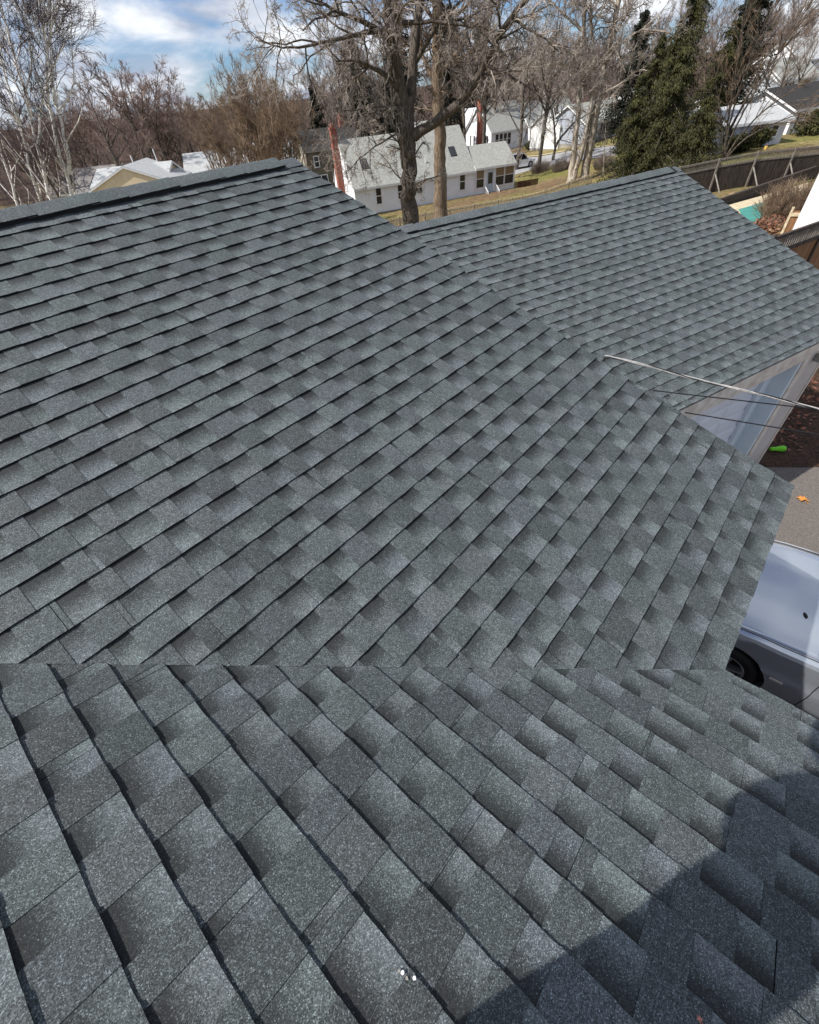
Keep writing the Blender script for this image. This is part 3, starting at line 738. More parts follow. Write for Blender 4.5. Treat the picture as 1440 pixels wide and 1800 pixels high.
SED = dict(len=(-2.25, 2.32), hw=.875, wr=.325, axles=(1.40, -1.28), lampz=.62, spokes=5,
           top=[(-2.25, .62), (-2.2, .86), (-2.05, .985), (-1.55, 1.03), (0, .98), (.70, 1.005), (1.2, .975), (1.8, .90), (2.12, .80), (2.26, .68), (2.32, .50)],
           sho=[(-2.25, .58), (-2.2, .82), (-2.0, .93), (-1.3, .955), (0, .93), (.70, .925), (1.3, .90), (1.85, .825), (2.15, .73), (2.27, .62), (2.32, .47)],
           wf=[(-2.25, .70), (-2.15, .88), (-1.7, .975), (-1, 1), (1.1, 1), (1.75, .965), (2.05, .88), (2.22, .74), (2.32, .5)],
           glass=[(.78, .985, .70), (-1.62, 1.02, .64), (-.05, 1.40, .54), (-1.05, 1.40, .52)], seams=(.72, -.30, -1.15))
car, cprof, cbody = make_car('silver sedan nosed up to the garage beside the house', 'car', (2.94, -1.86, .008), math.radians(1.5), SED, M_SILV)
# hood panel, seam, cowl, washer nozzle, side marker
hy = np.linspace(.80, 2.08, 22); hs = np.linspace(.715, 1, 12); Vh = []
for y in hy:
    half = [cprof(y, s) for s in hs]; Vh.append([(-x, y, z + .006) for x, z in half] + [(x, y, z + .006) for x, z in half[-2::-1]])
n = len(Vh[0]); Qh = [(a * n + k, a * n + k + 1, (a + 1) * n + k + 1, (a + 1) * n + k) for a in range(len(hy) - 1) for k in range(n - 1)]
hood = obj('hood', np_mesh('hood', np.array(Vh).reshape(-1, 3), Qh, smooth_=True), M_SILV, car)
sub = hood.modifiers.new('thickness', 'SOLIDIFY'); sub.thickness = .006; sub.offset = -1
for sx in (-1, 1):
    V_, Q_ = polyline_tube([(sx * (cprof(y, .708)[0]), y, cprof(y, .708)[1] + .001) for y in hy], .0045, 5); obj('hood_seam', np_mesh('hood_seam', V_, Q_), M_BLACK, hood)
    if sx > 0: continue
    mb = MB(); mb.prism([(.035 * math.cos(t) + .0, .014 * math.sin(t)) for t in np.linspace(0, 6.283, 10, endpoint=False)], 2, 0, .012)
    nz = cprof(1.02, .9); mb.build('washer_nozzle', M_BLACK, hood, WM[car.name] @ Matrix.Translation((sx * .30, 1.02, nz[1] + .006)) @ Matrix.Rotation(.5, 4, 'Z'), bevel=.004)
for sx in (-1, 1):
    mb = MB(); fx = cprof(.98, .42)[0]; mb.box(min(sx * fx, sx * (fx + .008)), max(sx * fx, sx * (fx + .008)), .93, 1.04, .535, .565); mb.build('side_marker', mat('marker_lens' + str(sx), (.55, .50, .46), rough=.2), car, bevel=.003)
V_, Q_ = polyline_tube([(x, .795 + .06 * (1 - (x / .7) ** 2), .985 + .015 * (1 - (x / .7) ** 2)) for x in np.linspace(-.7, .7, 14)], .03, 6); obj('cowl', np_mesh('cowl', V_, Q_, smooth_=True), M_BLACK, car)

# ------------------------------------------------------------------ service wires and their pole
POLE = Vector((5.2, -11.5, 0))
pole = thing('utility_pole', 'round wooden utility pole with a crossarm beyond the drive', 'utility pole', POLE)
V_, Q_ = polyline_tube([(0, 0, -.3), (0, 0, 4), (0, 0, 8.4)], [.15, .135, .11], 12); obj('shaft', np_mesh('shaft', V_, Q_, smooth_=True), M_WOODG, pole)
mb = MB(); mb.box(-1.0, 1.0, -.22, -.12, 7.7, 7.82); mb.build('crossarm', M_WOODG, pole)
def wire(name, label, p, q, sag, r, m, group=None, n=40, twist=0):
    p, q = Vector(p), Vector(q); t = np.linspace(0, 1, n)
    P_ = np.array(p)[None] * (1 - t)[:, None] + np.array(q)[None] * t[:, None]; P_[:, 2] -= sag * 4 * t * (1 - t)
    if twist: P_[:, 2] += .004 * np.sin(t * 95) + .003 * np.sin(t * 41 + 1)
    if twist:
        root = thing(name, label, 'wire', p)
        for k in range(3):
            a = t * twist + k * 2.094; off = np.stack([0 * t, np.cos(a) * r * 1.05, np.sin(a) * r * 1.05], 1)
            V_, Q_ = polyline_tube(P_ + off - np.array(p)[None], r, 6)
            obj('strand', np_mesh('strand', V_, Q_, smooth_=True), (M_BARE, M_BARE, M_CABLE)[k], root)
        return root
    V_, Q_ = polyline_tube(P_, r, 6); o = obj(name, np_mesh(name, V_, Q_, smooth_=True), m); return tag(o, label, 'wire', group)
def run(start, px, py, dz, L=13.0):
    st = Vector(start); Q = Vector(at(px, py, z=st.z + dz)); return st, st + (Q - st).normalized() * L
a_, b_ = run((XR + .02, 1.425, H0 + .552), 1440, 708, -.10); wire('service_cable', 'twisted grey and black service cable leaving the gable', a_, b_, .10, .0044, None, n=420, twist=120)
mb = MB(); mb.box(XR - .010, XR + .012, 1.36, 1.49, H0 + .40, H0 + .47); mb.bar((XR + .0, 1.425, H0 + .44), (XR + .02, 1.425, H0 + .545), .012); mb.build('cable_bracket', M_CABLE, house)
a_, b_ = run((XR + .01, 1.03, H0 + .395), 1440, 716, -.06); wire('telephone_wire', 'thin black wire strung just below the twisted cable', a_, b_, .05, .004, M_CABLE)
a_, b_ = run((XR + .01, .78, H0 + .298), 1405, 756, -.05); wire('telephone_wire', 'thin black wire crossing the garage door, lowest of the three', a_, b_, .04, .004, M_CABLE)

# ------------------------------------------------------------------ small things near the house
def maple_leaf(name, label, loc, size, rz, m, tilt=(.1, .15)):
    pts = []
    for k in range(22):
        a = 2 * math.pi * k / 22; r = (1.0 if k % 4 == 0 else .45 if k % 2 == 1 else .72) * (0.55 if 9 < k < 13 else 1)
        pts.append((r * math.cos(a) * size, r * math.sin(a) * size, .12 * size * math.sin(2.5 * a) + .10 * size))
    mb = MB()
    for k in range(22): mb.poly([(0, 0, .02 * size), pts[k], pts[(k + 1) % 22]])
    mb.bar((-size * .5, 0, .06 * size), (-size * 1.3, .1 * size, .1 * size), .05 * size)
    bm_ = mb.mesh(name); bm2 = bmesh.new(); bm2.from_mesh(bm_); bmesh.ops.remove_doubles(bm2, verts=bm2.verts, dist=1e-5); bm2.to_mesh(bm_); bm2.free()
    o = obj(name, bm_, m, None, Matrix.Translation(loc) @ Matrix.Rotation(rz, 4, 'Z') @ Matrix.Rotation(tilt[0], 4, 'X') @ Matrix.Rotation(tilt[1], 4, 'Y'))
    s = o.modifiers.new('thickness', 'SOLIDIFY'); s.thickness = .0012
    return tag(o, label, 'leaf')
lp = at(1412, 878, z=.02); maple_leaf('maple_leaf', 'orange maple leaf lying on the grey driveway', lp, .105, .6, M_LEAFO)
def on_b(px, py):
    d = ray(px, py); s = (H0 - CAM[0] * TPA - CAM[2]) / (d[2] + d[0] * TPA); return CAM + d * s
lp = on_b(1225, 1796); maple_leaf('dry_leaf', 'tiny pinkish dry leaf fragment in the shadow on the shingles', Vector(lp) + Vector((.006, 0, .014)), .008, 1.0, mat('pink_leaf', (.45, .2, .15), rough=.8), (.2, .35))
for k, (px, py, sz) in enumerate(((706, 1713, .0042), (714, 1723, .0036), (727, 1722, .0042), (700, 1710, .003))):
    lp = on_b(px, py); mb = MB(); mb.prism([(sz * math.cos(t) * rnd.uniform(.6, 1.3), sz * math.sin(t) * rnd.uniform(.6, 1.3)) for t in np.linspace(0, 6.28, 8, endpoint=False)], 2, 0, .0012)
    o = mb.build('sealant_spot', M_CONC if k % 2 else M_WHITE, None, Matrix.Translation(Vector(lp) + Vector((.012 * STA, 0, .012))) @ Matrix.Rotation(math.atan(TPA), 4, 'Y')); tag(o, 'white fleck in a small cluster stuck to the near shingles', 'fleck', 'white flecks on the shingles')
# toy in the planting bed
lp = at(1367, 789, z=.06); mb = MB()
V_, Q_ = lathe([(-.13, .006), (-.125, .03), (-.07, .038), (-.03, .032), (.02, .05), (.09, .056), (.125, .04), (.13, .001)], 16)
toy = tag(obj('plastic_toy', np_mesh('plastic_toy', V_, Q_, smooth_=True), M_LIME, None, Matrix.Translation(lp) @ Matrix.Rotation(-.9, 4, 'Z')), 'lime green plastic toy lying in the mulch by the garage', 'toy')
# leaf litter on the bed
def litter(name, label, cat, pts, size, m, seed, zoff=.015, parent=None):
    r = np.random.default_rng(seed); pts = np.asarray(pts, float); N = len(pts)
    a = r.uniform(0, 6.283, N); s = size * r.uniform(.5, 1.3, N); tx, ty = r.normal(0, .45, N), r.normal(0, .45, N)
    q = np.array([(1, 0), (.2, .55), (-1, 0), (.2, -.55)])
    u = q[None, :, 0] * np.cos(a)[:, None] - q[None, :, 1] * np.sin(a)[:, None]; v = q[None, :, 0] * np.sin(a)[:, None] + q[None, :, 1] * np.cos(a)[:, None]
    V = np.stack([pts[:, 0:1] + u * s[:, None], pts[:, 1:2] + v * s[:, None], pts[:, 2:3] + zoff + (u * tx[:, None] + v * ty[:, None]) * s[:, None] + s[:, None] * .35], -1).reshape(-1, 3)
    Q = np.arange(4 * N).reshape(-1, 4); o = obj(name, np_mesh(name, V, Q), m, parent); return tag(o, label, cat, kind='stuff')
r = np.random.default_rng(3); bx, by = r.uniform(6.9, 13.5, 2600), r.uniform(-.5, 4.4, 2600)
ok = [(x, y) for x, y in zip(bx, by) if (Vector((x, y, 0)) - Vector((GE.x, GE.y, 0))).dot(GA) > .1 and y > -.50 + .25 * max(0, x - 9.4)]
litter('leaf_litter', 'brown dead leaves scattered over the mulch bed', 'leaves', [(x, y, .012) for x, y in ok], .045, M_DRYL, 5)

# ------------------------------------------------------------------ yard behind the garage
YW = math.radians(-18.0)
lf = thing('lattice_fence', 'brown board fence with an open slatted top behind the garage', 'fence', (12.88 - .951 * 2.6, 1.715 + .309 * 2.6, 0), YW)
for k in range(5):
    mb = MB(); mb.box(k * 2.4 - .05, k * 2.4 + .05, -.05, .05, -.3, 1.98); mb.build('post', M_WOODD, lf)
for z0, z1 in ((1.86, 1.93), (1.50, 1.58)):
    mb = MB(); mb.box(-.1, 9.8, -.035, .035, z0, z1); mb.build('rail', M_WOODD, lf)
k = 0; x = .06
while x < 9.6:
    mb = MB(); mb.box(x, x + .045, -.012, .012, 1.582, 1.858); mb.build('slat', M_WOODG, lf); x += .105
x = .055
while x < 9.6:
    w = rnd.uniform(.135, .142); mb = MB(); mb.box(x, x + w, -.012 + rnd.uniform(-.003, .003), .012, .02, 1.498); mb.build('board', M_WOODB, lf); x += w + .006
c0 = at(1395, 404, D=21.0)
sh = thing('white_outbuilding', 'small white sided outbuilding beyond the slatted fence', 'shed', (c0[0], c0[1], -.15), YW)
mb = MB(); mb.box(0, 4.5, -5, 0, 0, 3.1); mb.build('wall', siding_mat('bright_white_siding', (.78, .79, .80), (.84, .84, .85), .2, .25), sh)
mb = MB(); mb.box(-.022, .10, -.12, .022, 0, 3.1); mb.build('corner_board', M_WHITE, sh)
mb = MB(); mb.prism([(-5.3, 3.1), (.3, 3.1), (-2.5, 4.3)], 0, -.25, 4.75); mb.build('roof', M_LROOF, sh)
gp = thing('wooden_gate', 'warm brown wooden gate panel against the white outbuilding', 'gate', (*at(1379, 404, D=21.6)[:2], -.2), YW + math.radians(-60))
for k in range(5):
    mb = MB(); mb.box(k * .16, k * .16 + .15, -.015, .015, .1, 1.35); mb.build('board', M_WOODB, gp)
mb = MB(); mb.box(-.06, -.0, -.05, .05, 0, 1.45); mb.build('post', M_PICK, gp)
mb = MB(); mb.box(-.02, .84, -.045, -.017, 1.2, 1.3); mb.box(-.02, .84, -.045, -.017, .2, .3); mb.build('rail', M_PICK, gp)
def ground_quad(name, pix, m, lift):
    p = [ground_at(*q) for q in pix]            # near-left, far-left, far-right, near-right
    return strip_on_ground(name, [p[0], p[1]], [p[3], p[2]], m, lift, n=8)
ground_quad('pool_surround', [(1270, 392), (1262, 368), (1420, 322), (1420, 400)], M_COPE, .05)
ground_quad('pool', [(1312, 396), (1297, 371), (1420, 333), (1420, 400)], M_POOL, .075)
f1, f2 = ground_at(1196, 294, h=1.7), ground_at(1438, 257, h=1.7)
fd = Vector((f2[0] - f1[0], f2[1] - f1[1], 0)); fl = fd.length; fyaw = math.atan2(fd.y, fd.x)
bf = thing('back_fence', 'dark weathered board fence with slatted top and propped posts', 'fence', (f1[0], f1[1], 0), fyaw)
def on_fence(x): return f1[0] + math.cos(fyaw) * x, f1[1] + math.sin(fyaw) * x
nb = int((fl + 6) / 2.45)
for k in range(-1, nb):
    xa, xb = k * 2.45, (k + 1) * 2.45; za, zb = float(tz(*on_fence(xa))), float(tz(*on_fence(xb))); mb = MB()
    x = xa + .05
    while x < xb - .04:
        z = za + (zb - za) * (x - xa) / 2.45; mb.box(x, x + .115, -.012 + rnd.uniform(-.006, .006), .014, z + .02, z + 1.30); x += .125
    tag(mb.build('board_panel', M_WOODD, bf), kind='stuff')
    mb = MB(); x = xa + .06
    while x < xb - .04:
        z = za + (zb - za) * (x - xa) / 2.45; mb.box(x, x + .05, -.01, .01, z + 1.34, z + 1.66); x += .11
    tag(mb.build('slat_panel', M_WOODG, bf), kind='stuff')
    for h in (1.32, 1.68): mb = MB(); mb.bar((xa, 0, za + h), (xb, 0, zb + h), .06, .08); mb.build('rail', M_WOODG, bf)
    mb = MB(); mb.box(xa - .05, xa + .05, -.08, .02, za - .2, za + 1.75); mb.build('post', M_WOODG, bf)
    mb = MB(); mb.bar((xa, -.09, za + 1.0), (xa + .35, -.75, za - .05), .055); mb.build('brace', M_CONC, bf)
w1, w2 = ground_at(1258, 366), ground_at(1330, 345); wd = Vector((w2[0] - w1[0], w2[1] - w1[1], 0)); wyaw = math.atan2(wd.y, wd.x)
tw = thing('timber_retaining_wall', 'low stacked timber wall between the pool and the dark fence', 'wall', (w1[0], w1[1], float(tz(w1[0], w1[1]))), wyaw)
for k in range(3):
    mb = MB(); mb.box(-3, wd.length + 7, -.09 + k * .012, .09, k * .17 - .1, k * .17 + .066); mb.build('timber', M_WOODD, tw, bevel=.01)
pts = []
rr = np.random.default_rng(8)
for _ in range(1800):
    t = rr.uniform(-2, wd.length + 8); o_ = rr.uniform(.15, 1.5); x = w1[0] + math.cos(wyaw) * t - math.sin(wyaw) * o_; y = w1[1] + math.sin(wyaw) * t + math.cos(wyaw) * o_
    pts.append((x, y, float(tz(x, y)) + .30 * max(0, 1 - o_)))
litter('leaf_drift', 'tan dead leaves drifted along the dark fence', 'leaves', pts, .09, M_TAN, 9)

# ------------------------------------------------------------------ neighbouring houses
def local(root): return WM[root.name]
def window(parent, x0, x1, z0, z1, y=0.0, side='front', blind=None, mullion=True, shutters=False, trim=None):
    """framed window proud of the wall; side front (-y) or left (-x)"""
    def T(a, d, z): return (a, y - d, z) if side == 'front' else (y - d, a, z)
    def bx(mb, a0, a1, d0, d1, z0_, z1_):
        p, q = T(a0, d0, z0_), T(a1, d1, z1_); mb.box(min(p[0], q[0]), max(p[0], q[0]), min(p[1], q[1]), max(p[1], q[1]), z0_, z1_)
    t = .09; mb = MB()
    bx(mb, x0 - t, x0, .003, .06, z0 - t, z1 + t); bx(mb, x1, x1 + t, .003, .06, z0 - t, z1 + t); bx(mb, x0, x1, .003, .06, z1, z1 + t); bx(mb, x0 - .03, x1 + .03, .003, .09, z0 - t, z0)
    w = mb.build('window', trim or M_WHITE, parent)
    mb = MB(); bx(mb, x0, x1, .003, .018, z0, z1); mb.build('pane', M_GLASS, w)
    if blind: mb = MB(); bx(mb, x0 + .01, x1 - .01, .020, .026, z0 + (z1 - z0) * (1 - blind), z1 - .01); mb.build('blind', M_BLIND, w)
    if mullion: mb = MB(); zm = (z0 + z1) / 2; bx(mb, x0, x1, .019, .045, zm - .03, zm + .03); mb.build('sash', trim or M_WHITE, w)
    if shutters:
        for a0, a1 in ((x0 - t - .32, x0 - t - .01), (x1 + t + .01, x1 + t + .32)): mb = MB(); bx(mb, a0, a1, .003, .04, z0, z1); mb.build('shutter', M_BLACK, w)
    return w
def gable_body(root, L, W, h, rise, wm, rm_, ov=.28, found=.35, x0=0.0, y0=0.0, gx=None, trim=None, axis=0, skirt=1.2):
    """walls with gables at the two x ends, two roof slopes, eave fascia, foundation"""
    gx = ov if gx is None else gx; m_ = Matrix.Identity(4)
    if axis: m_ = Matrix.Rotation(math.radians(90), 4, 'Z')
    mw = local(root) @ Matrix.Translation((x0, y0, 0)) @ m_
    mb = MB(); mb.prism([(0, 0), (W, 0), (W, h), (W / 2, h + rise), (0, h)], 0, 0, L); mb.build('wall', wm, root, mw)
    tp_ = rise / (W / 2); th = .10
    for s in (0, 1):
        a, b_ = (-ov, W / 2) if s == 0 else (W + ov, W / 2); za, zb = h - ov * tp_ + .02, h + rise + .02
        mb = MB(); mb.prism([(a, za), (b_, zb), (b_, zb + th), (a, za + th)], 0, -gx, L + gx); mb.build('roof', rm_, root, mw)
        mb = MB(); e = -ov - .022 if s == 0 else W + ov + .002; mb.box(-gx, L + gx, e, e + .02, za - .10, za + th * .8); mb.build('fascia', trim or M_WHITE, root, mw)
    for xe in (-.004 - gx - .02, L + gx + .004):
        mb = MB(); mb.prism([(-ov, h - ov * tp_ - .10), (W / 2, h + rise - .10), (W + ov, h - ov * tp_ - .10), (W + ov, h - ov * tp_ + .06), (W / 2, h + rise + .06), (-ov, h - ov * tp_ + .06)], 0, xe, xe + .02); mb.build('rake_board', trim or M_WHITE, root, mw)
    mb = MB(); mb.box(.03, L - .03, .03, W - .03, -skirt, -.002); mb.build('foundation', M_CONC, root, mw)
def chimney(root, x, y, w, d, z0, z1):
    mb = MB(); mb.box(x, x + w, y, y + d, z0, z1); mb.box(x - .06, x + w + .06, y - .06, y + d + .06, z1 - .18, z1); mb.box(x + .15, x + w - .15, y + .15, y + d - .15, z1, z1 + .25); return mb.build('chimney', M_BRICK, root)

wh = thing('white_cape_house', 'white clapboard cape house with brick end chimney and glazed porch', 'house', (36.34, 41.07, -4.23), math.radians(-27.9))
gable_body(wh, 13.81, 8.0, 2.36, 3.45, M_WSIDE, M_LROOF, ov=.22, gx=.05)
gable_body(wh, 5.05, 5.0, 2.46, 1.60, M_WSIDE, M_LROOF, ov=.22, x0=13.86, gx=.02)
gable_body(wh, 4.6, 3.2, 5.1, 1.25, M_WSIDE, M_LROOF, ov=.2, x0=8.0, y0=4.5, gx=.10)
chimney(wh, -.62, 3.7, .60, .75, -.6, 6.95)
for x0, x1, z0, z1 in ((2.3, 2.85, .75, 2.08), (4.75, 5.25, .9, 2.05), (6.95, 7.5, 1.12, 2.1), (12.02, 12.62, .80, 2.22)): window(wh, x0, x1, z0, z1)
for x0, x1, z0, z1 in ((14.05, 14.95, .72, 2.24), (16.45, 17.48, .68, 2.30), (17.62, 18.70, .70, 2.32)): window(wh, x0, x1, z0, z1, blind=.48)
window(wh, 1.6, 2.15, 2.9, 4.2, y=0, side='left')
mb = MB(); mb.box(15.25, 16.22, -.075, -.003, -.02, 2.12); d_ = mb.build('door', M_WHITE, wh)
mb = MB(); mb.box(15.33, 16.13, -.10, -.077, .02, 2.04); mb.build('storm_door', M_DOORB, d_); mb = MB(); mb.box(15.46, 16.0, -.112, -.101, .95, 1.92); mb.build('pane', M_GLASS, d_)
for k in range(3):
    mb = MB(); mb.box(15.1, 16.4, -.45 - .28 * k, -.1 - .28 * k if k else -.08, -.75, -.04 - .19 * k); mb.build('step', M_BRICK, wh)
for x in (15.05, 16.45):
    mb = MB(); mb.bar((x, -.12, .85), (x, -1.05, .30), .06); mb.bar((x, -.12, .20), (x, -1.05, -.35), .05)
    for q in range(6): yy = -.12 - .186 * q; mb.bar((x, yy, .85 - .11 * q + .05), (x, yy, -.75), .05 if q in (0, 5) else .03)
    mb.build('handrail', M_WHITE, wh)
for x, z, yy in ((1.55, 4.15, 1.7), (11.6, 4.2, 1.7)):
    mb = MB(); tpw = 3.45 / 4
    mb.prism([(yy - .42, 2.36 + (yy - .42) * tpw + .10), (yy + .42, 2.36 + (yy + .42) * tpw + .10), (yy + .42, 2.36 + (yy + .42) * tpw + .19), (yy - .42, 2.36 + (yy - .42) * tpw + .19)], 0, x, x + .72); mb.build('skylight', M_GLASS, wh)
V_, Q_ = polyline_tube([(8.5, 1.1, 3.2), (8.5, 1.1, 3.85)], .06, 8); obj('vent_pipe', np_mesh('vent_pipe', V_, Q_), M_WHITE, wh)
mb = MB(); mb.box(13.80, 13.87, -.06, -.004, -.3, 2.3); mb.build('downspout', M_WHITE, wh)
# deck and tank beside the porch
dk = thing('wooden_deck', 'dark red-brown wooden deck with solid railing beside the porch', 'deck', local(wh) @ Vector((19.1, -.4, -.75)), math.radians(-27.95))
mb = MB(); mb.box(0, 2.7, 0, 2.6, .35, .45); mb.build('floor', M_WOODR, dk)
for k in range(16): mb = MB(); mb.box(k * .17, k * .17 + .13, -.02, .012, .10, 1.42); mb.build('baluster', M_WOODR, dk)
mb = MB(); mb.box(-.03, 2.75, -.06, .06, 1.42, 1.50); mb.build('rail', M_WOODR, dk)
for x in (0, 2.62): mb = MB(); mb.box(x, x + .1, .015, .115, -.2, 1.41); mb.build('post', M_WOODR, dk)
tk = thing('propane_tank', 'pale blue-green horizontal tank by the deck', 'tank', local(wh) @ Vector((21.0, -1.6, -.9)), math.radians(-27.95))
V_, Q_ = lathe([(-.5, .001), (-.49, .12), (-.43, .22), (-.33, .26), (.33, .26), (.43, .22), (.49, .12), (.5, .001)], 18); V_ = V_ + np.array([0, 0, .42]); obj('shell', np_mesh('shell', V_, Q_, smooth_=True), mat('tank_paint', (.55, .72, .70), rough=.4), tk)
for x in (-.28, .28): mb = MB(); mb.box(x - .04, x + .04, -.18, .18, -.2, .22); mb.build('foot', M_CONC, tk)

bh = thing('brown_shingled_house', 'brown shingle-sided two-storey house with dark roof and stone end wall', 'house', (at(536, 264, D=73)[0], at(536, 264, D=73)[1], -4.4), math.radians(-30))
gable_body(bh, 7.5, 7.0, 4.65, 1.7, M_BROWN, M_DARKR, ov=.25, trim=M_CONC)
mb = MB(); mb.prism([(0.05, 0), (6.95, 0), (6.95, 4.6), (3.5, 6.2), (.05, 4.6)], 0, -.06, -.004); mb.build('end_wall', M_STONE, bh)
window(bh, .95, 1.5, 3.0, 4.0); window(bh, .35, 1.15, .55, 2.0); window(bh, 1.55, 2.3, .6, 2.05)
chimney(bh, 5.6, 3.1, .6, .7, 5.2, 7.4)

h2 = thing('white_saltbox_house', 'white house with red brick chimney on its tall gable end', 'house', (88.82, 58.58, -5.33), math.radians(-16.6))
gable_body(h2, 8.5, 7.5, 3.4, 3.6, M_WSIDE, M_LROOF, ov=.25)
mb = MB(); mb.box(-.02, .2, 3.9, 8.2, 0, 6.6); mb.box(.2, 8.3, 5.4, 8.2, 3.5, 6.6); mb.build('rear_dormer', M_WSIDE, h2)
chimney(h2, -.65, 2.6, .6, .9, -1, 7.9)
gable_body(h2, 13.0, 8.0, 3.3, 3.2, M_BLUEG if False else M_WSIDE, M_LROOF, ov=.25, x0=8.7, y0=-1.0)
for x0 in (1.0, 2.0, 3.0, 4.0): window(h2, x0, x0 + .75, 1.3, 2.9)
window(h2, 10.4, 12.0, 1.2, 2.9, y=-1.0, shutters=True); window(h2, 15.4, 16.6, 1.2, 2.8, y=-1.0, shutters=True)
window(h2, 1.3, 1.9, 1.4, 2.8, side='left', shutters=True); window(h2, 5.2, 5.8, 1.4, 2.8, side='left', shutters=True)
h3 = thing('blue_grey_ranch_house', 'low blue-grey house with shuttered picture window across the road', 'house', (at(1030, 212, D=95)[0], at(1030, 212, D=95)[1], -3.55), math.radians(-16.6))
gable_body(h3, 10.0, 7.5, 2.6, 2.0, M_BLUEG, M_LROOF, ov=.3)
window(h3, 4.2, 7.0, 1.0, 2.2, shutters=True, mullion=False); window(h3, 1.0, 2.0, 1.0, 2.2, shutters=True)
mb = MB(); mb.box(9.9, 10.02, -.03, .12, 0, 2.6); mb.build('corner_board', M_WHITE, h3)
h3b = thing('white_garage_wing', 'white garage with a wide pale door seen between the forked trunks', 'garage', (at(985, 222, D=98)[0], at(985, 222, D=98)[1], -4.2), math.radians(-16.6))
gable_body(h3b, 5.5, 6.5, 2.9, 2.0, M_WHITE, M_LROOF2, ov=.25)
mb = MB(); mb.box(.8, 4.6, -.05, -.004, 0, 2.3); mb.build('door', M_WHITE, h3b)

hr = thing('grey_white_ranch_house', 'low pale grey house with light roof behind the dark fence', 'house', (*(np.array([62.014, 9.31]) - 9.5 * np.array([math.cos(math.radians(-40)), math.sin(math.radians(-40))])), -1.60), math.radians(-40))
gable_body(hr, 9.5, 7.0, 2.0, .95, siding_mat('pale_grey_siding', (.50, .50, .53), (.60, .60, .63), .14), M_LROOF2, ov=.35)
for x0, x1, z0, z1 in ((8.15, 8.75, .85, 1.65), (6.2, 6.8, .5, 1.75), (3.4, 4.2, .7, 1.7), (1.2, 2.0, .7, 1.7)): window(hr, x0, x1, z0, z1)
mb = MB(); mb.box(5.0, 5.35, -.05, -.003, .02, 1.8); mb.build('door', M_DOORB, hr)
ty = thing('yellow_toy_slide', 'small yellow toy standing at the wall of the pale grey house', 'toy', (*at(1351, 249, D=60.5)[:2], -1.55), .4)
mb = MB(); mb.prism([(-.3, 0), (.3, 0), (.18, .42), (.05, .42)], 1, -.12, .12); mb.build('body', mat('yellow_plastic', (.62, .47, .10), rough=.5), ty, bevel=.03)
mb = MB(); mb.bar((-.28, 0, 0), (-.1, 0, .55), .05); mb.build('handle', M_BRICK, ty)
def far_house(name, label, px, py, D, yaw, L, W, h, rise, wm, rm_, base):
    P = at(px, py, D=D); hh = thing(name, label, 'house', (P[0], P[1], base + float(fall(P[0], P[1]))), math.radians(yaw)); gable_body(hh, L, W, h, rise, wm, rm_, ov=.3)
    n = max(2, int(L / 3))
    for k in range(n): x = (k + .5) * L / n; window(hh, x - .40, x + .40, h - 1.45, h - .4, shutters=(k % 2 == 0))
    return hh
M_BWS = MATS['bright_white_siding']
far_house('bright_white_house', 'bright white house with dark roof past the pale grey house', 1396, 200, 71, -20, 10, 7, 2.05, 1.5, M_BWS, M_DARKR, -1.0)
far_house('white_colonial_house', 'tall white house half hidden by sloping bare branches', 1392, 150, 112, -30, 11, 8, 5.2, 2.2, M_BWS, M_LROOF2, -.9)
far_house('white_gabled_house', 'white gabled house uphill behind thin branches', 1368, 160, 100, -28, 7, 7, 3.2, 2.0, M_BWS, M_LROOF, -.6)
far_house('small_white_cottage', 'small white cottage glimpsed through the evergreen boughs', 1295, 215, 88, -25, 8, 7, 2.8, 1.8, M_BWS, M_LROOF2, -1.6)
far_house('grey_roofed_house', 'white house with grey roof glimpsed behind the twisted pale trunk', 1112, 195, 120, -20, 10, 8, 3.0, 2.4, M_BWS, M_LROOF, -2.6)

cr = thing('cream_gabled_house', 'cream sided house with a low front gable and pale grey roof', 'house', (21.27, 68.88, -3.38), math.radians(-41.8))
mwc = local(cr) @ Matrix.Translation((9.07, 0, 0))
gable_body(cr, 9.0, 9.07, 2.7, 1.72, M_CREAM, M_LROOF2, ov=.35, x0=9.07, y0=0, axis=1, gx=.12)
gable_body(cr, 8.6, 8.0, 2.75, 1.25, M_CREAM, M_LROOF2, ov=.3, x0=-.9, y0=3.2)
for x, y, z in ((4.5, 3.8, 4.0), (6.9, 5.0, 4.3)):
    V_, Q_ = polyline_tube([(x, y, z), (x, y, z + 1.15)], .07, 8); obj('vent_pipe', np_mesh('vent_pipe', V_, Q_), M_WHITE, cr)
l2 = thing('pale_roofed_house', 'long house with pale grey roof and short brick chimney', 'house', tuple(local(cr) @ Vector((8.6, 9.0, -.6))), math.radians(-38))
gable_body(l2, 10, 8.0, 2.6, 2.2, M_WSIDE, M_LROOF2, ov=.3); chimney(l2, 4.6, 3.4, .7, .7, 3.6, 6.0)
l2b = thing('pale_roofed_house', 'pale roofed house behind the fan of thin brown stems', 'house', tuple(local(cr) @ Vector((16.5, 13.0, -.3))), math.radians(-38))
gable_body(l2b, 10, 8.0, 2.6, 2.2, M_WSIDE, M_LROOF2, ov=.3)
l3 = thing('grey_roofed_bungalow', 'bungalow with weathered grey roof behind the birches', 'house', tuple(local(cr) @ Vector((-9.5, 9.5, -.7))), math.radians(-42))
gable_body(l3, 9, 8, 2.6, 2.0, M_GSIDE, roofing('grey_brown_roofing', (.15, .14, .135), (.24, .225, .22)), ov=.3)

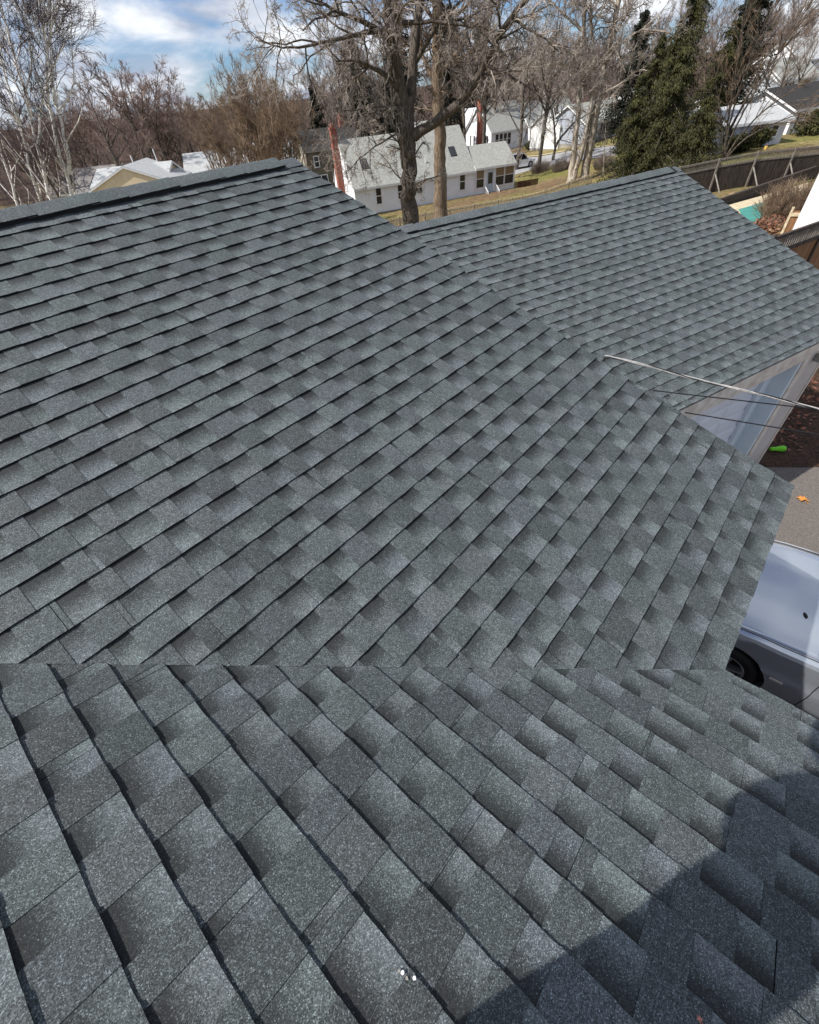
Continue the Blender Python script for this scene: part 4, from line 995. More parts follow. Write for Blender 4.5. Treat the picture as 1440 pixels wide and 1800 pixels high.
# road, kerb walk, picket fence, white SUV
pa = [ground_at(*q) for q in ((880, 315), (930, 300), (1000, 284), (1090, 272), (1190, 262))]; pb = [ground_at(*q) for q in ((880, 288), (930, 277), (1000, 266), (1080, 256), (1180, 247))]
strip_on_ground('road', pa, pb, M_ROAD, .03, 40)
pc = [p + np.array([.6, .9, 0]) for p in pb]; pd = [p + np.array([1.3, 2.0, 0]) for p in pb]
strip_on_ground('sidewalk', pc, pd, M_COPE, .06, 40)
SUV = dict(len=(-2.2, 2.2), hw=.9, wr=.36, axles=(1.35, -1.3), lampz=.78, spokes=5, top=[(-2.2, .6), (-2.15, 1.0), (-1.9, 1.08), (.8, 1.10), (1.9, .98), (2.12, .85), (2.2, .6)], sho=[(-2.2, .55), (-2.15, .95), (.8, 1.0), (1.9, .9), (2.12, .8), (2.2, .55)],
           wf=[(-2.2, .8), (-2.0, .96), (-1, 1), (1.2, 1), (1.9, .94), (2.2, .7)], glass=[(1.0, 1.08, .76), (-2.08, 1.06, .74), (.35, 1.62, .62), (-1.85, 1.62, .60)], seams=(.8, -.3, -1.3))
sp = ground_at(912, 296); make_car('white compact SUV parked on the pale road past the porch', 'car', (sp[0], sp[1], float(tz(sp[0], sp[1])) + .03), math.radians(-117), SUV, M_SUVW, 'parked_suv')
q1, q2 = ground_at(733, 375, h=1.05), ground_at(960, 332, h=1.05); pdv = Vector((q2[0] - q1[0], q2[1] - q1[1], 0)); pyaw = math.atan2(pdv.y, pdv.x)
pf = thing('picket_fence', 'weathered pale picket fence running past the two bare trunks', 'fence', (q1[0], q1[1], 0), pyaw)
x = -4.0; npk = int((pdv.length + 10) / 2.4)
for k in range(npk):
    mb = MB(); xa = -4 + k * 2.4
    for q in range(16):
        x = xa + q * .15; gz = float(tz(q1[0] + math.cos(pyaw) * x, q1[1] + math.sin(pyaw) * x)); hj = rnd.uniform(-.02, .02)
        mb.prism([(x, gz + .05), (x + .085, gz + .05), (x + .085, gz + .98 + hj), (x + .042, gz + 1.05 + hj), (x, gz + .98 + hj)], 1, -.03, -.008)
    tag(mb.build('pickets', M_PICK, pf), kind='stuff')
    z0, z1 = [float(tz(q1[0] + math.cos(pyaw) * v, q1[1] + math.sin(pyaw) * v)) for v in (xa, xa + 2.4)]
    for h in (.3, .82): mb = MB(); mb.bar((xa, .02, z0 + h), (xa + 2.4, .02, z1 + h), .04, .09); mb.build('rail', M_WOODG, pf)
    mb = MB(); mb.box(xa - .045, xa + .045, .045, .135, z0 - .2, z0 + 1.0); mb.build('post', M_WOODG, pf)

# ------------------------------------------------------------------ trees
def unit(v): return v / (np.linalg.norm(v, axis=-1, keepdims=True) + 1e-9)
def grow(P0, D, L, R0, S, wander, trop, rng, rend=.35):
    N = len(P0); P = np.zeros((N, S + 1, 3)); P[:, 0] = P0; d = unit(D); st = (L / S)[:, None]
    for s in range(S):
        d = unit(d + rng.normal(0, wander, (N, 3)) + np.array([0, 0, trop])); P[:, s + 1] = P[:, s] + d * st
    t = np.linspace(0, 1, S + 1)[None]; R = R0[:, None] * (1 - (1 - rend) * t)
    return P, R
def spawn(P, R, L, n, tmin, ang, lr, rr, rng, minr=.003, side=None, tmax=1.0):
    N, S1, _ = P.shape; S = S1 - 1
    t = tmin + (tmax - tmin) * rng.random((N, n)) ** .85; f = t * S; k = np.minimum(f.astype(int), S - 1); fr = f - k; I = np.arange(N)[:, None]
    pos = P[I, k] * (1 - fr)[..., None] + P[I, k + 1] * fr[..., None]; dr = unit(P[I, k + 1] - P[I, k])
    rv = unit(np.cross(dr, rng.normal(0, 1, (N, n, 3)))); a = np.radians(rng.uniform(ang[0], ang[1], (N, n)))[..., None]
    D = dr * np.cos(a) + rv * np.sin(a); rad_ = R[I, k] * (1 - fr) + R[I, k + 1] * fr
    Lc = L[:, None] * lr * rng.uniform(.55, 1.25, (N, n)) * (1.15 - .6 * t); Rc = np.maximum(np.minimum(rad_ * .8, R[:, :1] * rr * rng.uniform(.7, 1.1, (N, n))), minr)
    return pos.reshape(-1, 3), D.reshape(-1, 3), Lc.ravel(), Rc.ravel()
def bare_tree(limbs, levels, rng, big=1):
    """limbs: list of (points, r0, r1). levels: dicts. Returns trunk (V,Q) and crown (V,Q)"""
    tr, cw = [], []; P0s, Ds, Ls, Rs = [], [], [], []
    first = levels[0]
    for pts, r0, r1 in limbs:
        pts = np.asarray(pts, float); seg = np.concatenate([[0], np.cumsum(np.linalg.norm(np.diff(pts, axis=0), axis=1))]); n = max(6, int(seg[-1] / .35)); t = np.linspace(0, seg[-1], n)
        # smooth the traced polyline
        Pp = np.stack([np.interp(t, seg, pts[:, c]) for c in range(3)], 1); 
        for _ in range(3): Pp[1:-1] = (Pp[:-2] + 2 * Pp[1:-1] + Pp[2:]) / 4
        Pp[1:-1] += rng.normal(0, .012 + r1 * .15, (n - 2, 3)); R = np.linspace(r0, r1, n)
        if r0 > .2: R = R * (1 + .07 * np.sin(np.linspace(0, 9, n) + rng.random() * 6) + rng.normal(0, .02, n)); R[0] *= 1.25; R[1] *= 1.08
        tr.append(tubes(Pp[None], R[None], 10 if r0 > .12 else 7))
        a, b, c, d = spawn(Pp[None], R[None], np.array([seg[-1]]), int(first['n'] * max(.5, seg[-1] / first.get('ref', 6))), first.get('tmin', .15) if r0 < .3 else first.get('tmin_trunk', .5), first['ang'], 1, first['rr'], rng)
        c = first['len'] * rng.uniform(.5, 1.2, len(c)); d = np.minimum(d, first.get('maxr', .05)); P0s.append(a); Ds.append(b); Ls.append(c); Rs.append(d)
    P0, D, L, R0 = np.concatenate(P0s), np.concatenate(Ds), np.concatenate(Ls), np.concatenate(Rs)
    for li, lv in enumerate(levels):
        P, R = grow(P0, D, L, R0, lv['S'], lv['w'], lv['trop'], rng, .45)
        (tr if li == 0 and big else cw).append(tubes(P, R, lv['k']))
        if li + 1 < len(levels):
            nx = levels[li + 1]; P0, D, L, R0 = spawn(P, R, L, nx['n'], nx.get('tmin', .2), nx['ang'], nx['len'], nx['rr'], rng, nx.get('minr', .003))
    return merge(tr), merge(cw)
def tree_obj(name, label, cat, base, trunk, crown, mt, mc, group=None, rel=True):
    root = thing(name, label, cat, base, 0, group); off = np.array([float(v) for v in base]) if rel else 0
    obj('trunk', np_mesh('trunk', trunk[0] - off, trunk[1], smooth_=True), mt, root); obj('crown', np_mesh('crown', crown[0] - off, crown[1]), mc, root); return root
def trace(pix, D, dz=0.0):
    """points of a limb from pixels at horizontal distances D (number or list)"""
    if np.isscalar(D): D = [D] * len(pix)
    return [at(x, y, D=d) for (x, y), d in zip(pix, D)]
rng = np.random.default_rng(21)
LV = [dict(n=10, ref=5, ang=(35, 85), len=2.5, rr=.5, maxr=.055, S=7, w=.19, trop=.03, k=5, tmin=.12, tmin_trunk=.45),
      dict(n=8, ang=(25, 75), len=.55, rr=.55, S=5, w=.24, trop=-.03, k=4, minr=.012),
      dict(n=6, ang=(25, 70), len=.55, rr=.6, S=4, w=.26, trop=-.05, k=3, minr=.0085),
      dict(n=4, ang=(20, 60), len=.6, rr=.7, S=3, w=.24, trop=.03, k=3, minr=.0066)]
# the two big bare trees behind the garage
D1 = 33.0
b1 = at(724, 398, D=D1); b1[2] = float(tz(b1[0], b1[1])) - .1
limbs = [([b1] + trace([(722, 388), (719, 330), (716, 270), (713, 225)], D1), .50, .46),
         (trace([(713, 230), (708, 175), (700, 130), (692, 85), (684, 30), (672, -60), (664, -160)], [33, 33, 32.8, 32.5, 32.2, 31.8, 31.5]), .36, .10),
         (trace([(716, 230), (722, 160), (728, 100), (733, 40), (740, -40), (744, -150)], [33, 33.2, 33.4, 33.6, 34, 34.5]), .34, .10),
         (trace([(728, 238), (760, 218), (800, 190), (832, 152), (852, 112), (872, 70), (905, 20), (950, -30), (990, -90)], [33, 32.8, 32.5, 32, 31.6, 31.2, 30.8, 30.4, 30]), .27, .06),
         (trace([(706, 165), (690, 142), (668, 122), (640, 112), (612, 100), (590, 108)], [33, 32.6, 32.2, 31.8, 31.5, 31.4]), .15, .03),
         (trace([(696, 95), (672, 55), (643, 38), (608, 28), (570, 10), (530, -20)], [32.6, 32.2, 31.8, 31.5, 31.2, 31]), .15, .03),
         (trace([(668, 52), (620, 62), (560, 76), (520, 86), (483, 83), (455, 70)], [32.3, 31.9, 31.5, 31.2, 30.9, 30.7]), .11, .02),
         (trace([(730, 110), (770, 40), (800, 10), (850, -30)], [33.4, 33, 32.4, 32]), .13, .03),
         (trace([(852, 112), (890, 130), (930, 152), (965, 180), (990, 205)], [31.6, 31.2, 30.8, 30.6, 30.5]), .07, .015),
         (trace([(708, 40), (745, 36), (790, 42), (830, 45), (870, 55)], [32.4, 32, 31.6, 31.4, 31.2]), .10, .03),
         (trace([(700, 232), (680, 246), (650, 262), (620, 290), (600, 312)], [33, 32.5, 32, 31.7, 31.5]), .055, .012),
         (trace([(706, 180), (680, 190), (650, 185), (620, 200), (590, 190)], [33, 32.5, 32, 31.7, 31.5]), .06, .012)]
tA, cA = bare_tree(limbs, LV, rng)
mt_ = tree_obj('bare_maple_tree', 'large bare maple with knobbly dark trunk and a thick low limb', 'tree', b1, tA, cA, M_BARK1, M_TWIGP)
for px, py, r_ in ((722, 272, .24), (722, 302, .27), (714, 268, .18)):
    bm = bmesh.new(); bmesh.ops.create_icosphere(bm, subdivisions=3, radius=r_); P_ = Vector(at(px, py, D=D1 - .34)) - Vector(b1)
    for v in bm.verts: v.co *= 1 + .16 * math.sin(v.co.x * 22 + v.co.z * 17) * math.sin(v.co.y * 19); v.co.z *= 1.15; v.co += P_
    me = bpy.data.meshes.new('burl'); bm.to_mesh(me); bm.free(); me.polygons.foreach_set('use_smooth', np.ones(len(me.polygons), bool)); obj('burl', me, M_BARK1, mt_)
D2 = 38.0
b2 = at(776, 384, D=D2); b2[2] = float(tz(b2[0], b2[1])) - .1
limbs = [([b2] + trace([(775, 372), (774, 320), (774, 260), (772, 200), (770, 140), (769, 80), (768, 0), (768, -90), (770, -200)], D2), .52, .20),
         (trace([(775, 130), (800, 95), (830, 60)], [38, 37.6, 37.2]), .12, .03), (trace([(770, 150), (745, 110), (735, 60), (730, 0)], [38, 38.4, 38.8, 39]), .13, .04),
         (trace([(770, 60), (800, 30), (840, -10), (870, -60)], [38, 37.5, 37, 36.6]), .12, .03), (trace([(768, 40), (735, 0), (700, -50)], [38, 38.3, 38.6]), .11, .03),
         (trace([(770, -20), (820, -60), (860, -120)], [38, 37.5, 37]), .12, .03)]
tA, cA = bare_tree(limbs, LV, rng)
tree_obj('bare_oak_tree', 'straight brown bare trunk standing behind the picket fence', 'tree', b2, tA, cA, M_BARK2, M_TWIG)
# pale forked trunks beyond the garage ridge
b3 = ground_at(1003, 323); D3 = float(np.hypot(*(b3 - CAM)[:2])); b3[2] -= .15
limbs = [([b3] + trace([(1004, 312), (1008, 280), (1012, 240), (1018, 190), (1020, 130), (1026, 60), (1030, -20), (1035, -120)], D3), .34, .09)]
b3b = at(1025, 322, D=D3 + .2); b3b[2] = float(tz(b3b[0], b3b[1])) - .15
limbs += [([b3b] + trace([(1027, 310), (1035, 270), (1043, 225), (1050, 180), (1062, 120), (1075, 60), (1088, 0), (1105, -80), (1125, -170)], D3 + .3), .46, .12),
          (trace([(1008, 315), (1022, 270), (1032, 225), (1042, 170), (1044, 110), (1040, 40), (1035, -60)], D3 - .2), .24, .06)]
for px, py, pts in ((1062, 110, [(1095, 70), (1130, 50), (1170, 55), (1205, 70)]), (1070, 80, [(1105, 20), (1140, -30)]), (1045, 150, [(1010, 100), (975, 70), (940, 60)]), (1030, 60, [(985, 20), (950, -20), (920, -70)]), (1085, 10, [(1040, -30), (1000, -80)]), (1055, 165, [(1090, 150), (1120, 120), (1140, 125)]), (1020, 120, [(980, 110), (940, 120), (900, 112)])):
    limbs.append((trace([(px, py)] + pts, [D3, D3 - .5, D3 - 1, D3 - 1.5, D3 - 1.8][:len(pts) + 1]), .10, .025))
tA, cA = bare_tree(limbs, LV, rng)
tree_obj('forked_sycamore_tree', 'pale bare sycamore with close forked trunks beyond the garage ridge', 'tree', b3, tA, cA, M_SYC, M_TWIGP)
# birch clump on the left
LB = [dict(n=13, ref=5, ang=(20, 60), len=1.9, rr=.4, maxr=.022, S=6, w=.10, trop=.10, k=4, tmin=.25, tmin_trunk=.3),
      dict(n=9, ang=(20, 55), len=.6, rr=.55, S=5, w=.13, trop=.02, k=3, minr=.006),
      dict(n=8, ang=(20, 50), len=.7, rr=.6, S=4, w=.15, trop=-.02, k=3, minr=.0046)]
DBi = 25.0
stems = [([(75, 372), (73, 359), (57, 312), (48, 281), (42, 243), (30, 200), (12, 140), (-10, 60)], .085, .02, DBi + 1), ([(93, 372), (91, 354), (78, 312), (67, 270), (61, 238), (55, 211), (44, 165), (32, 122), (23, 89), (8, 42), (-4, -20)], .09, .02, DBi),
         ([(129, 365), (127, 348), (122, 312), (103, 281), (98, 249), (95, 222), (84, 190), (81, 148), (86, 122), (82, 101), (84, 63), (91, 32), (84, -10), (80, -80)], .10, .02, DBi),
         ([(121, 306), (127, 276), (112, 243), (103, 211), (102, 194), (97, 165), (89, 127), (80, 80), (70, 20), (62, -40)], .065, .015, DBi - .1),
         ([(102, 194), (120, 175), (137, 156), (131, 127), (126, 95)], .035, .01, DBi - .2), ([(67, 255), (72, 238), (70, 211), (74, 156), (86, 127), (110, 90), (118, 60)], .04, .012, DBi - .2),
         ([(34, 380), (32, 365), (19, 323), (8, 287), (-8, 240), (-20, 160)], .07, .02, DBi + 1), ([(44, 165), (60, 120), (52, 60), (40, 0)], .03, .01, DBi), ([(84, 190), (60, 140), (52, 90), (55, 40)], .03, .01, DBi)]
limbs = []
for pix, r0, r1, d in stems:
    P_ = trace(pix, d)
    if pix[0][1] > 350: g_ = np.array(P_[0]); g_[2] = float(tz(g_[0], g_[1])) - .1; P_ = [g_] + P_
    limbs.append((P_, r0, r1))
tA, cA = bare_tree(limbs, LB, rng); bb = np.array(limbs[1][0][0]); tree_obj('birch_tree', 'clump of slim white birch stems leaning past the roof ridge', 'tree', bb, tA, cA, M_BIRCH, M_TWIGB)

# templates for woodland trees
def template(seed, h, r, fan=False, tw=1.0, dn=1.0):
    rg = np.random.default_rng(seed); limbs = []
    if fan:
        for k in range(9):
            a = rg.uniform(0, 6.28); s = rg.uniform(.08, .42); pts = [np.array([.15 * math.cos(a), .15 * math.sin(a), 0])]
            for q in range(1, 6): pts.append(np.array([math.cos(a) * s * h * (q / 5) ** 1.1 * .8, math.sin(a) * s * h * (q / 5) ** 1.1 * .8, h * q / 5 * rg.uniform(.75, .95)]))
            limbs.append((pts, r * rg.uniform(.35, .6), r * .08))
    else:
        top = np.array([rg.normal(0, .06), rg.normal(0, .06), 1]) * h; limbs.append(([np.zeros(3), top * .25 + rg.normal(0, .1, 3), top * .55 + rg.normal(0, .2, 3), top * .95], r, r * .15))
        for k in range(8):
            t = rg.uniform(.22, .7); a = rg.uniform(0, 6.28); o = top * t; s = h * rg.uniform(.28, .45); up = rg.uniform(.7, 1.3)
            limbs.append(([o, o + np.array([math.cos(a) * s * .35, math.sin(a) * s * .35, s * .35 * up]), o + np.array([math.cos(a) * s * .7, math.sin(a) * s * .7, s * .85 * up])], r * .38, r * .06))
    lv = [dict(n=6, ref=h * .45, ang=(20, 60), len=h * .17, rr=.5, maxr=r * .2, S=5, w=.12, trop=.10, k=4, tmin=.3, tmin_trunk=.35), dict(n=7, ang=(20, 55), len=.55, rr=.55, S=4, w=.15, trop=.06, k=3, minr=.016 * tw), dict(n=int(7 * dn), ang=(18, 50), len=.78, rr=.6, S=3, w=.13, trop=.07, k=3, minr=.012 * tw)]
    t_, c_ = bare_tree(limbs, lv, rg, big=0); return np_mesh('trunk', t_[0], t_[1], smooth_=True), np_mesh('crown', c_[0], c_[1])
TPL = [template(s, 15, .28) for s in (1, 2, 3, 4)]; FAN = [template(s, 11, .20, True) for s in (5, 6)]; TFAR = [template(s, 15, .26, tw=1.3, dn=1.2) for s in (11, 12, 13)]
tint_mats = [M_TWIGR, M_TWIG, M_TWIGP]
TV = {}
def put_tree(tpl, name, label, P, s, mt, mc, group, rz=None, sz=None):
    root = thing(name, label, 'tree', P, rnd.uniform(0, 6.28) if rz is None else rz, group)
    for me, m, nm in zip(tpl, (mt, mc), ('trunk', 'crown')):
        key = (me.name, m.name)
        if key not in TV:
            c = me.copy(); c.materials.clear(); c.materials.append(m); TV[key] = c
        o = obj(nm, TV[key], None, root); o.scale = (s, s, sz or s)
    return root
def tree_by_top(tpl, h0, px, py, D, name, label, mt, mc, group, wide=1.0):
    P = at(px, py, D=D); g_ = float(tz(P[0], P[1])); s = (P[2] - g_) / h0
    return put_tree(tpl, name, label, (P[0], P[1], g_ - .1), s * wide, mt, mc, group, sz=s)
GRP = 'bare trees of the wood behind the houses'; LAB = 'bare brown tree in the wood that closes off the far yards'
# woodland behind everything
rw = np.random.default_rng(99)
for k in range(235):
    az = rw.uniform(-8, 88); D = rw.uniform(116, 230); a = math.radians(az); x, y = CAM[0] + D * math.cos(a), CAM[1] + D * math.sin(a); s = rw.uniform(.62, 1.0) * (1.0 if az < 50 else .8)
    put_tree(TFAR[rw.integers(3)], 'bare_tree', LAB, (x, y, float(tz(x, y)) - .2), s, M_TWIG, (M_TWIGR, M_TWIG, M_TWIG)[rw.integers(3)], GRP)
GL = 'russet bare trees over the left ridge'; LL = 'russet bare tree rising behind the cream house'
for px, py, D in ((150, 150, 82), (188, 118, 88), (215, 130, 92), (245, 150, 90), (262, 160, 96), (292, 172, 100), (315, 182, 96), (170, 175, 100), (228, 178, 104), (130, 190, 100), (60, 205, 100), (20, 210, 96), (95, 200, 104), (40, 215, 80), (80, 225, 84), (5, 225, 84), (110, 215, 90), (300, 205, 92), (330, 190, 108), (270, 190, 112)):
    tree_by_top(TFAR[rw.integers(3)], 15, px, py, D, 'russet_tree', LL, M_BARK1, M_TWIGR, GL, 1.25)
GF = 'fans of thin brown stems right of the cream house'; LF = 'fan of thin upright brown stems rising behind the near ridge'
for px, py, D in ((405, 128, 46), (440, 105, 49), (468, 128, 47), (378, 160, 58), (350, 178, 70), (455, 150, 66), (490, 150, 84), (425, 130, 72)):
    tree_by_top(FAN[rw.integers(2)], 11, px, py, D, 'thicket_tree', LF, M_SHRUB, M_SHRUB, GF, .85)
GM = 'bare trees between the houses and the road'
for px, py, D, lab in ((560, 60, 82, 'tall bare tree behind the brown shingled house'), (600, 40, 86, 'bare tree above the brick end chimney'), (640, 90, 90, 'bare tree behind the left end of the white cape roof'), (820, 40, 95, 'bare tree between the straight brown trunk and the saltbox gable'),
                       (880, 30, 110, 'bare tree right behind the saltbox chimney'), (930, 20, 80, 'bare tree between the deck and the white SUV'), (960, 60, 120, 'small bare tree behind the saltbox house wing'), (1000, 40, 100, 'bare tree behind the pale forked trunks'),
                       (905, 70, 118, 'low bare tree over the saltbox roof'), (1120, 20, 110, 'bare tree beside the dark spruce at the kerb'), (1150, 60, 120, 'bare tree behind the narrow olive cedar'), (1180, 10, 100, 'bare tree behind the slender olive cedar'),
                       (1345, 40, 100, 'bare tree behind the dark conifer and leaning stems'), (1390, 40, 90, 'bare tree before the tall white house'), (1425, 30, 95, 'bare tree beside the tall white house'), (1230, 0, 105, 'bare tree behind the tall dark cedar'),
                       (1280, 20, 110, 'bare tree between the tall cedar and the leaning stems'), (860, 0, 70, 'tall bare tree behind the thick low maple limb'), (980, -20, 75, 'tall bare tree between the porch and the forked trunks'), (660, 20, 75, 'tall bare tree behind the knobbly maple'),
                       (1330, -10, 75, 'tall bare tree rising through the leaning stems'), (1440, 60, 80, 'bare tree by the bright white dark-roofed house')):
    tree_by_top(TPL[rw.integers(4)], 15, px, py, D, 'bare_tree', lab, M_BARK1, (M_TWIG, M_TWIGP, M_TWIG)[rw.integers(3)], GM)
# leaning many-stemmed tree over the right fence
bl = ground_at(1272, 283); limbs = []; Dl = float(np.hypot(*(bl - CAM)[:2]))
for pix in ([(1272, 283), (1285, 240), (1310, 190), (1345, 130), (1390, 60), (1430, 0)], [(1272, 283), (1280, 230), (1295, 170), (1320, 100), (1350, 30), (1375, -40)], [(1273, 283), (1295, 245), (1330, 205), (1375, 170), (1430, 135)], [(1272, 283), (1278, 225), (1288, 160), (1300, 90), (1310, 20)], [(1274, 283), (1300, 250), (1340, 225), (1390, 205)], [(1271, 283), (1270, 230), (1262, 170), (1255, 110)], [(1280, 235), (1320, 160), (1370, 90), (1420, 40)]):
    limbs.append((trace(pix, [Dl - .4 * i for i in range(len(pix))]), .09, .02))
LS = [dict(n=9, ref=5, ang=(12, 40), len=2.4, rr=.4, maxr=.03, S=6, w=.08, trop=.03, k=4, tmin=.2), dict(n=6, ang=(12, 40), len=.6, rr=.55, S=4, w=.1, trop=.02, k=3, minr=.010), dict(n=5, ang=(12, 40), len=.6, rr=.6, S=3, w=.1, trop=.0, k=3, minr=.007)]
tA, cA = bare_tree(limbs, LS, rng); tree_obj('leaning_bare_tree', 'many-stemmed bare brown tree leaning over the dark fence', 'tree', bl, tA, cA, M_BARK1, M_SHRUB)
# small dark tree by the road and a thin sapling
bq = ground_at(972, 282); Dq = float(np.hypot(*(bq - CAM)[:2]))
limbs = [(trace([(972, 284), (975, 262), (982, 245), (1000, 225), (1020, 205)], Dq), .22, .08), (trace([(976, 258), (975, 225), (972, 195), (965, 170), (945, 160)], Dq), .16, .05), (trace([(972, 195), (950, 175), (920, 165)], Dq), .08, .03), (trace([(1005, 220), (1040, 195), (1070, 190)], Dq), .08, .03), (trace([(975, 225), (990, 190), (1000, 160)], Dq), .09, .03)]
tA, cA = bare_tree(limbs, [dict(LV[0], n=6, len=3), LV[1], LV[2]], rng); tree_obj('dark_bare_tree', 'small dark forked tree at the kerb of the pale road', 'tree', bq, tA, cA, M_BARK1, M_TWIG)
bs = ground_at(1060, 309); Ds_ = float(np.hypot(*(bs - CAM)[:2]))
tA, cA = bare_tree([(trace([(1060, 310), (1062, 280), (1064, 245), (1065, 210)], Ds_), .06, .015)], [dict(LV[0], n=8, len=1.0, maxr=.015), LV[1], LV[2]], rng); tree_obj('sapling', 'thin straight sapling on the lawn beside the pale forked trunks', 'tree', bs, tA, cA, M_SYC, M_TWIG)

# evergreens
def evergreen(name, label, base, h, rad_, mt, mf, seed, n_br=150, per=75, leaf=.34, droop=-.10, top_bias=.8, group=None, z0=.06, hang=-.35):
    rg = np.random.default_rng(seed); root = thing(name, label, 'tree', base, 0, group)
    V_, Q_ = tubes(np.array([[[0, 0, -.2], [0, 0, h * .5], [0, 0, h]]]), np.array([[h * .018 + .05, h * .011 + .03, .02]]), 8); obj('trunk', np_mesh('trunk', V_, Q_, smooth_=True), mt, root)
    t = z0 + (1 - z0) * rg.random(n_br) ** top_bias; a = rg.uniform(0, 6.283, n_br); L = rad_ * np.clip((1 - t) ** .62 * 1.1, .06, 1) * rg.uniform(.35, 1.2, n_br)
    P0 = np.stack([0 * t, 0 * t, t * h], 1); D = np.stack([np.cos(a), np.sin(a), rg.uniform(-.05, .35, n_br)], 1)
    P, R = grow(P0, D, L, np.full(n_br, .03 + .004 * h), 6, .10, droop, rg, .25); b_ = tubes(P, R, 4)
    u = rg.random((n_br, per)) ** .7; f = u * 6; k = np.minimum(f.astype(int), 5); fr = (f - k)[..., None]; I = np.arange(n_br)[:, None]
    pos = P[I, k] * (1 - fr) + P[I, k + 1] * fr; dr = unit(P[I, k + 1] - P[I, k]); pos = pos + rg.normal(0, 1, pos.shape) * (.05 + .085 * L[:, None, None]) * np.array([1, 1, .7])
    dl = unit(dr * .6 + rg.normal(0, .45, dr.shape) + np.array([0, 0, hang])).reshape(-1, 3); pos = pos.reshape(-1, 3); N = len(pos)
    sd = unit(np.cross(dl, rg.normal(0, 1, (N, 3)))); s = leaf * rg.uniform(.45, 1.25, N)[:, None]
    V = np.stack([pos, pos + dl * s * .45 + sd * s * .20, pos + dl * s, pos + dl * s * .5 - sd * s * .18], 1).reshape(-1, 3)
    obj('boughs', np_mesh('boughs', b_[0], b_[1]), mt, root); obj('crown', np_mesh('crown', V, np.arange(4 * N).reshape(-1, 4)), mf, root); return root
def ever_px(name, label, px, py_top, D, rad_, mf, seed, **kw):
    P = at(px, py_top, D=D); g_ = float(tz(P[0], P[1])); return evergreen(name, label, (P[0], P[1], g_), P[2] - g_, rad_, M_BARK1, mf, seed, **kw)
ever_px('cedar_tree', 'broad olive green cedar, widest of the row at the dark fence', 1205, 75, 50, 3.4, M_EVER, 1, n_br=190, per=240, leaf=.165, droop=-.14, hang=-.8, top_bias=1)
ever_px('cedar_tree', 'tall dark cedar rising behind the broad olive one', 1240, -70, 58, 3.6, M_EVER, 2, n_br=190, per=240, leaf=.175, droop=-.14, hang=-.7, top_bias=1)
ever_px('cedar_tree', 'narrow olive cedar at the end of the garage ridge', 1132, 125, 50, 1.7, M_EVER, 3, n_br=120, per=160, leaf=.16, droop=-.14, hang=-.8, top_bias=1, z0=.12)
ever_px('cedar_tree', 'low bushy cedar between the broad cedar and the fence', 1250, 165, 47, 2.0, M_EVER, 4, n_br=120, per=160, leaf=.16, droop=-.14, hang=-.8, top_bias=1)
ever_px('cedar_tree', 'slender olive cedar between the broad cedar and the pale trunks', 1168, 60, 53, 2.0, M_EVER, 44, n_br=130, per=180, leaf=.165, droop=-.14, hang=-.8, top_bias=1)
ever_px('cedar_tree', 'brownish cedar tangled with the leaning bare stems', 1300, 30, 56, 2.4, M_EVER, 45, n_br=120, per=190, leaf=.165, droop=-.12, hang=-.6, top_bias=1)
ever_px('spruce_tree', 'dark conifer behind the leaning bare stems', 1345, -40, 72, 4.0, M_EVERD, 5, n_br=200, per=80)
ever_px('spruce_tree', 'dark spruce at the kerb beside the twisted pale trunk', 1135, 20, 82, 3.6, M_EVERD, 6, n_br=200, per=80)
ever_px('spruce_tree', 'black-green spruce directly behind the straight brown trunk', 790, 10, 128, 6.0, M_EVERD, 7, n_br=230, per=85, leaf=.5)
ever_px('spruce_tree', 'black-green spruce behind the thick low limb', 850, 30, 134, 6.4, M_EVERD, 8, n_br=230, per=85, leaf=.5)
ever_px('spruce_tree', 'dark spruce just right of the fan of brown stems', 612, 60, 88, 4.6, M_EVERD, 9, n_br=220, per=85, leaf=.5)
ever_px('spruce_tree', 'dark spruce behind the knobbly maple trunk', 690, -20, 104, 6.0, M_EVERD, 10, n_br=230, per=85, leaf=.5)
ever_px('spruce_tree', 'slim pointed spruce far behind the brown house', 548, 150, 130, 2.6, M_EVERD, 11, n_br=120, per=60, leaf=.6)
ever_px('spruce_tree', 'dark spruce above the white saltbox roof', 872, 80, 140, 6, M_EVERD, 12, n_br=200, per=80, leaf=.6)
ever_px('spruce_tree', 'dark spruce between the brown house and the white cape', 640, 130, 92, 4.4, M_EVERD, 13, n_br=200, per=80, leaf=.5)
by = ground_at(1093, 312); evergreen('yew_shrub', 'small yellow-green yew on a bare stem beside the lawn', by, 2.6, .9, M_BARK1, M_YEW, 14, n_br=70, per=40, leaf=.22, z0=.35)
ever_px('arborvitae', 'green conifer shrub on the far lawn past the fence', 1438, 195, 70, 1.6, M_EVER, 15, n_br=100, per=50, leaf=.3)

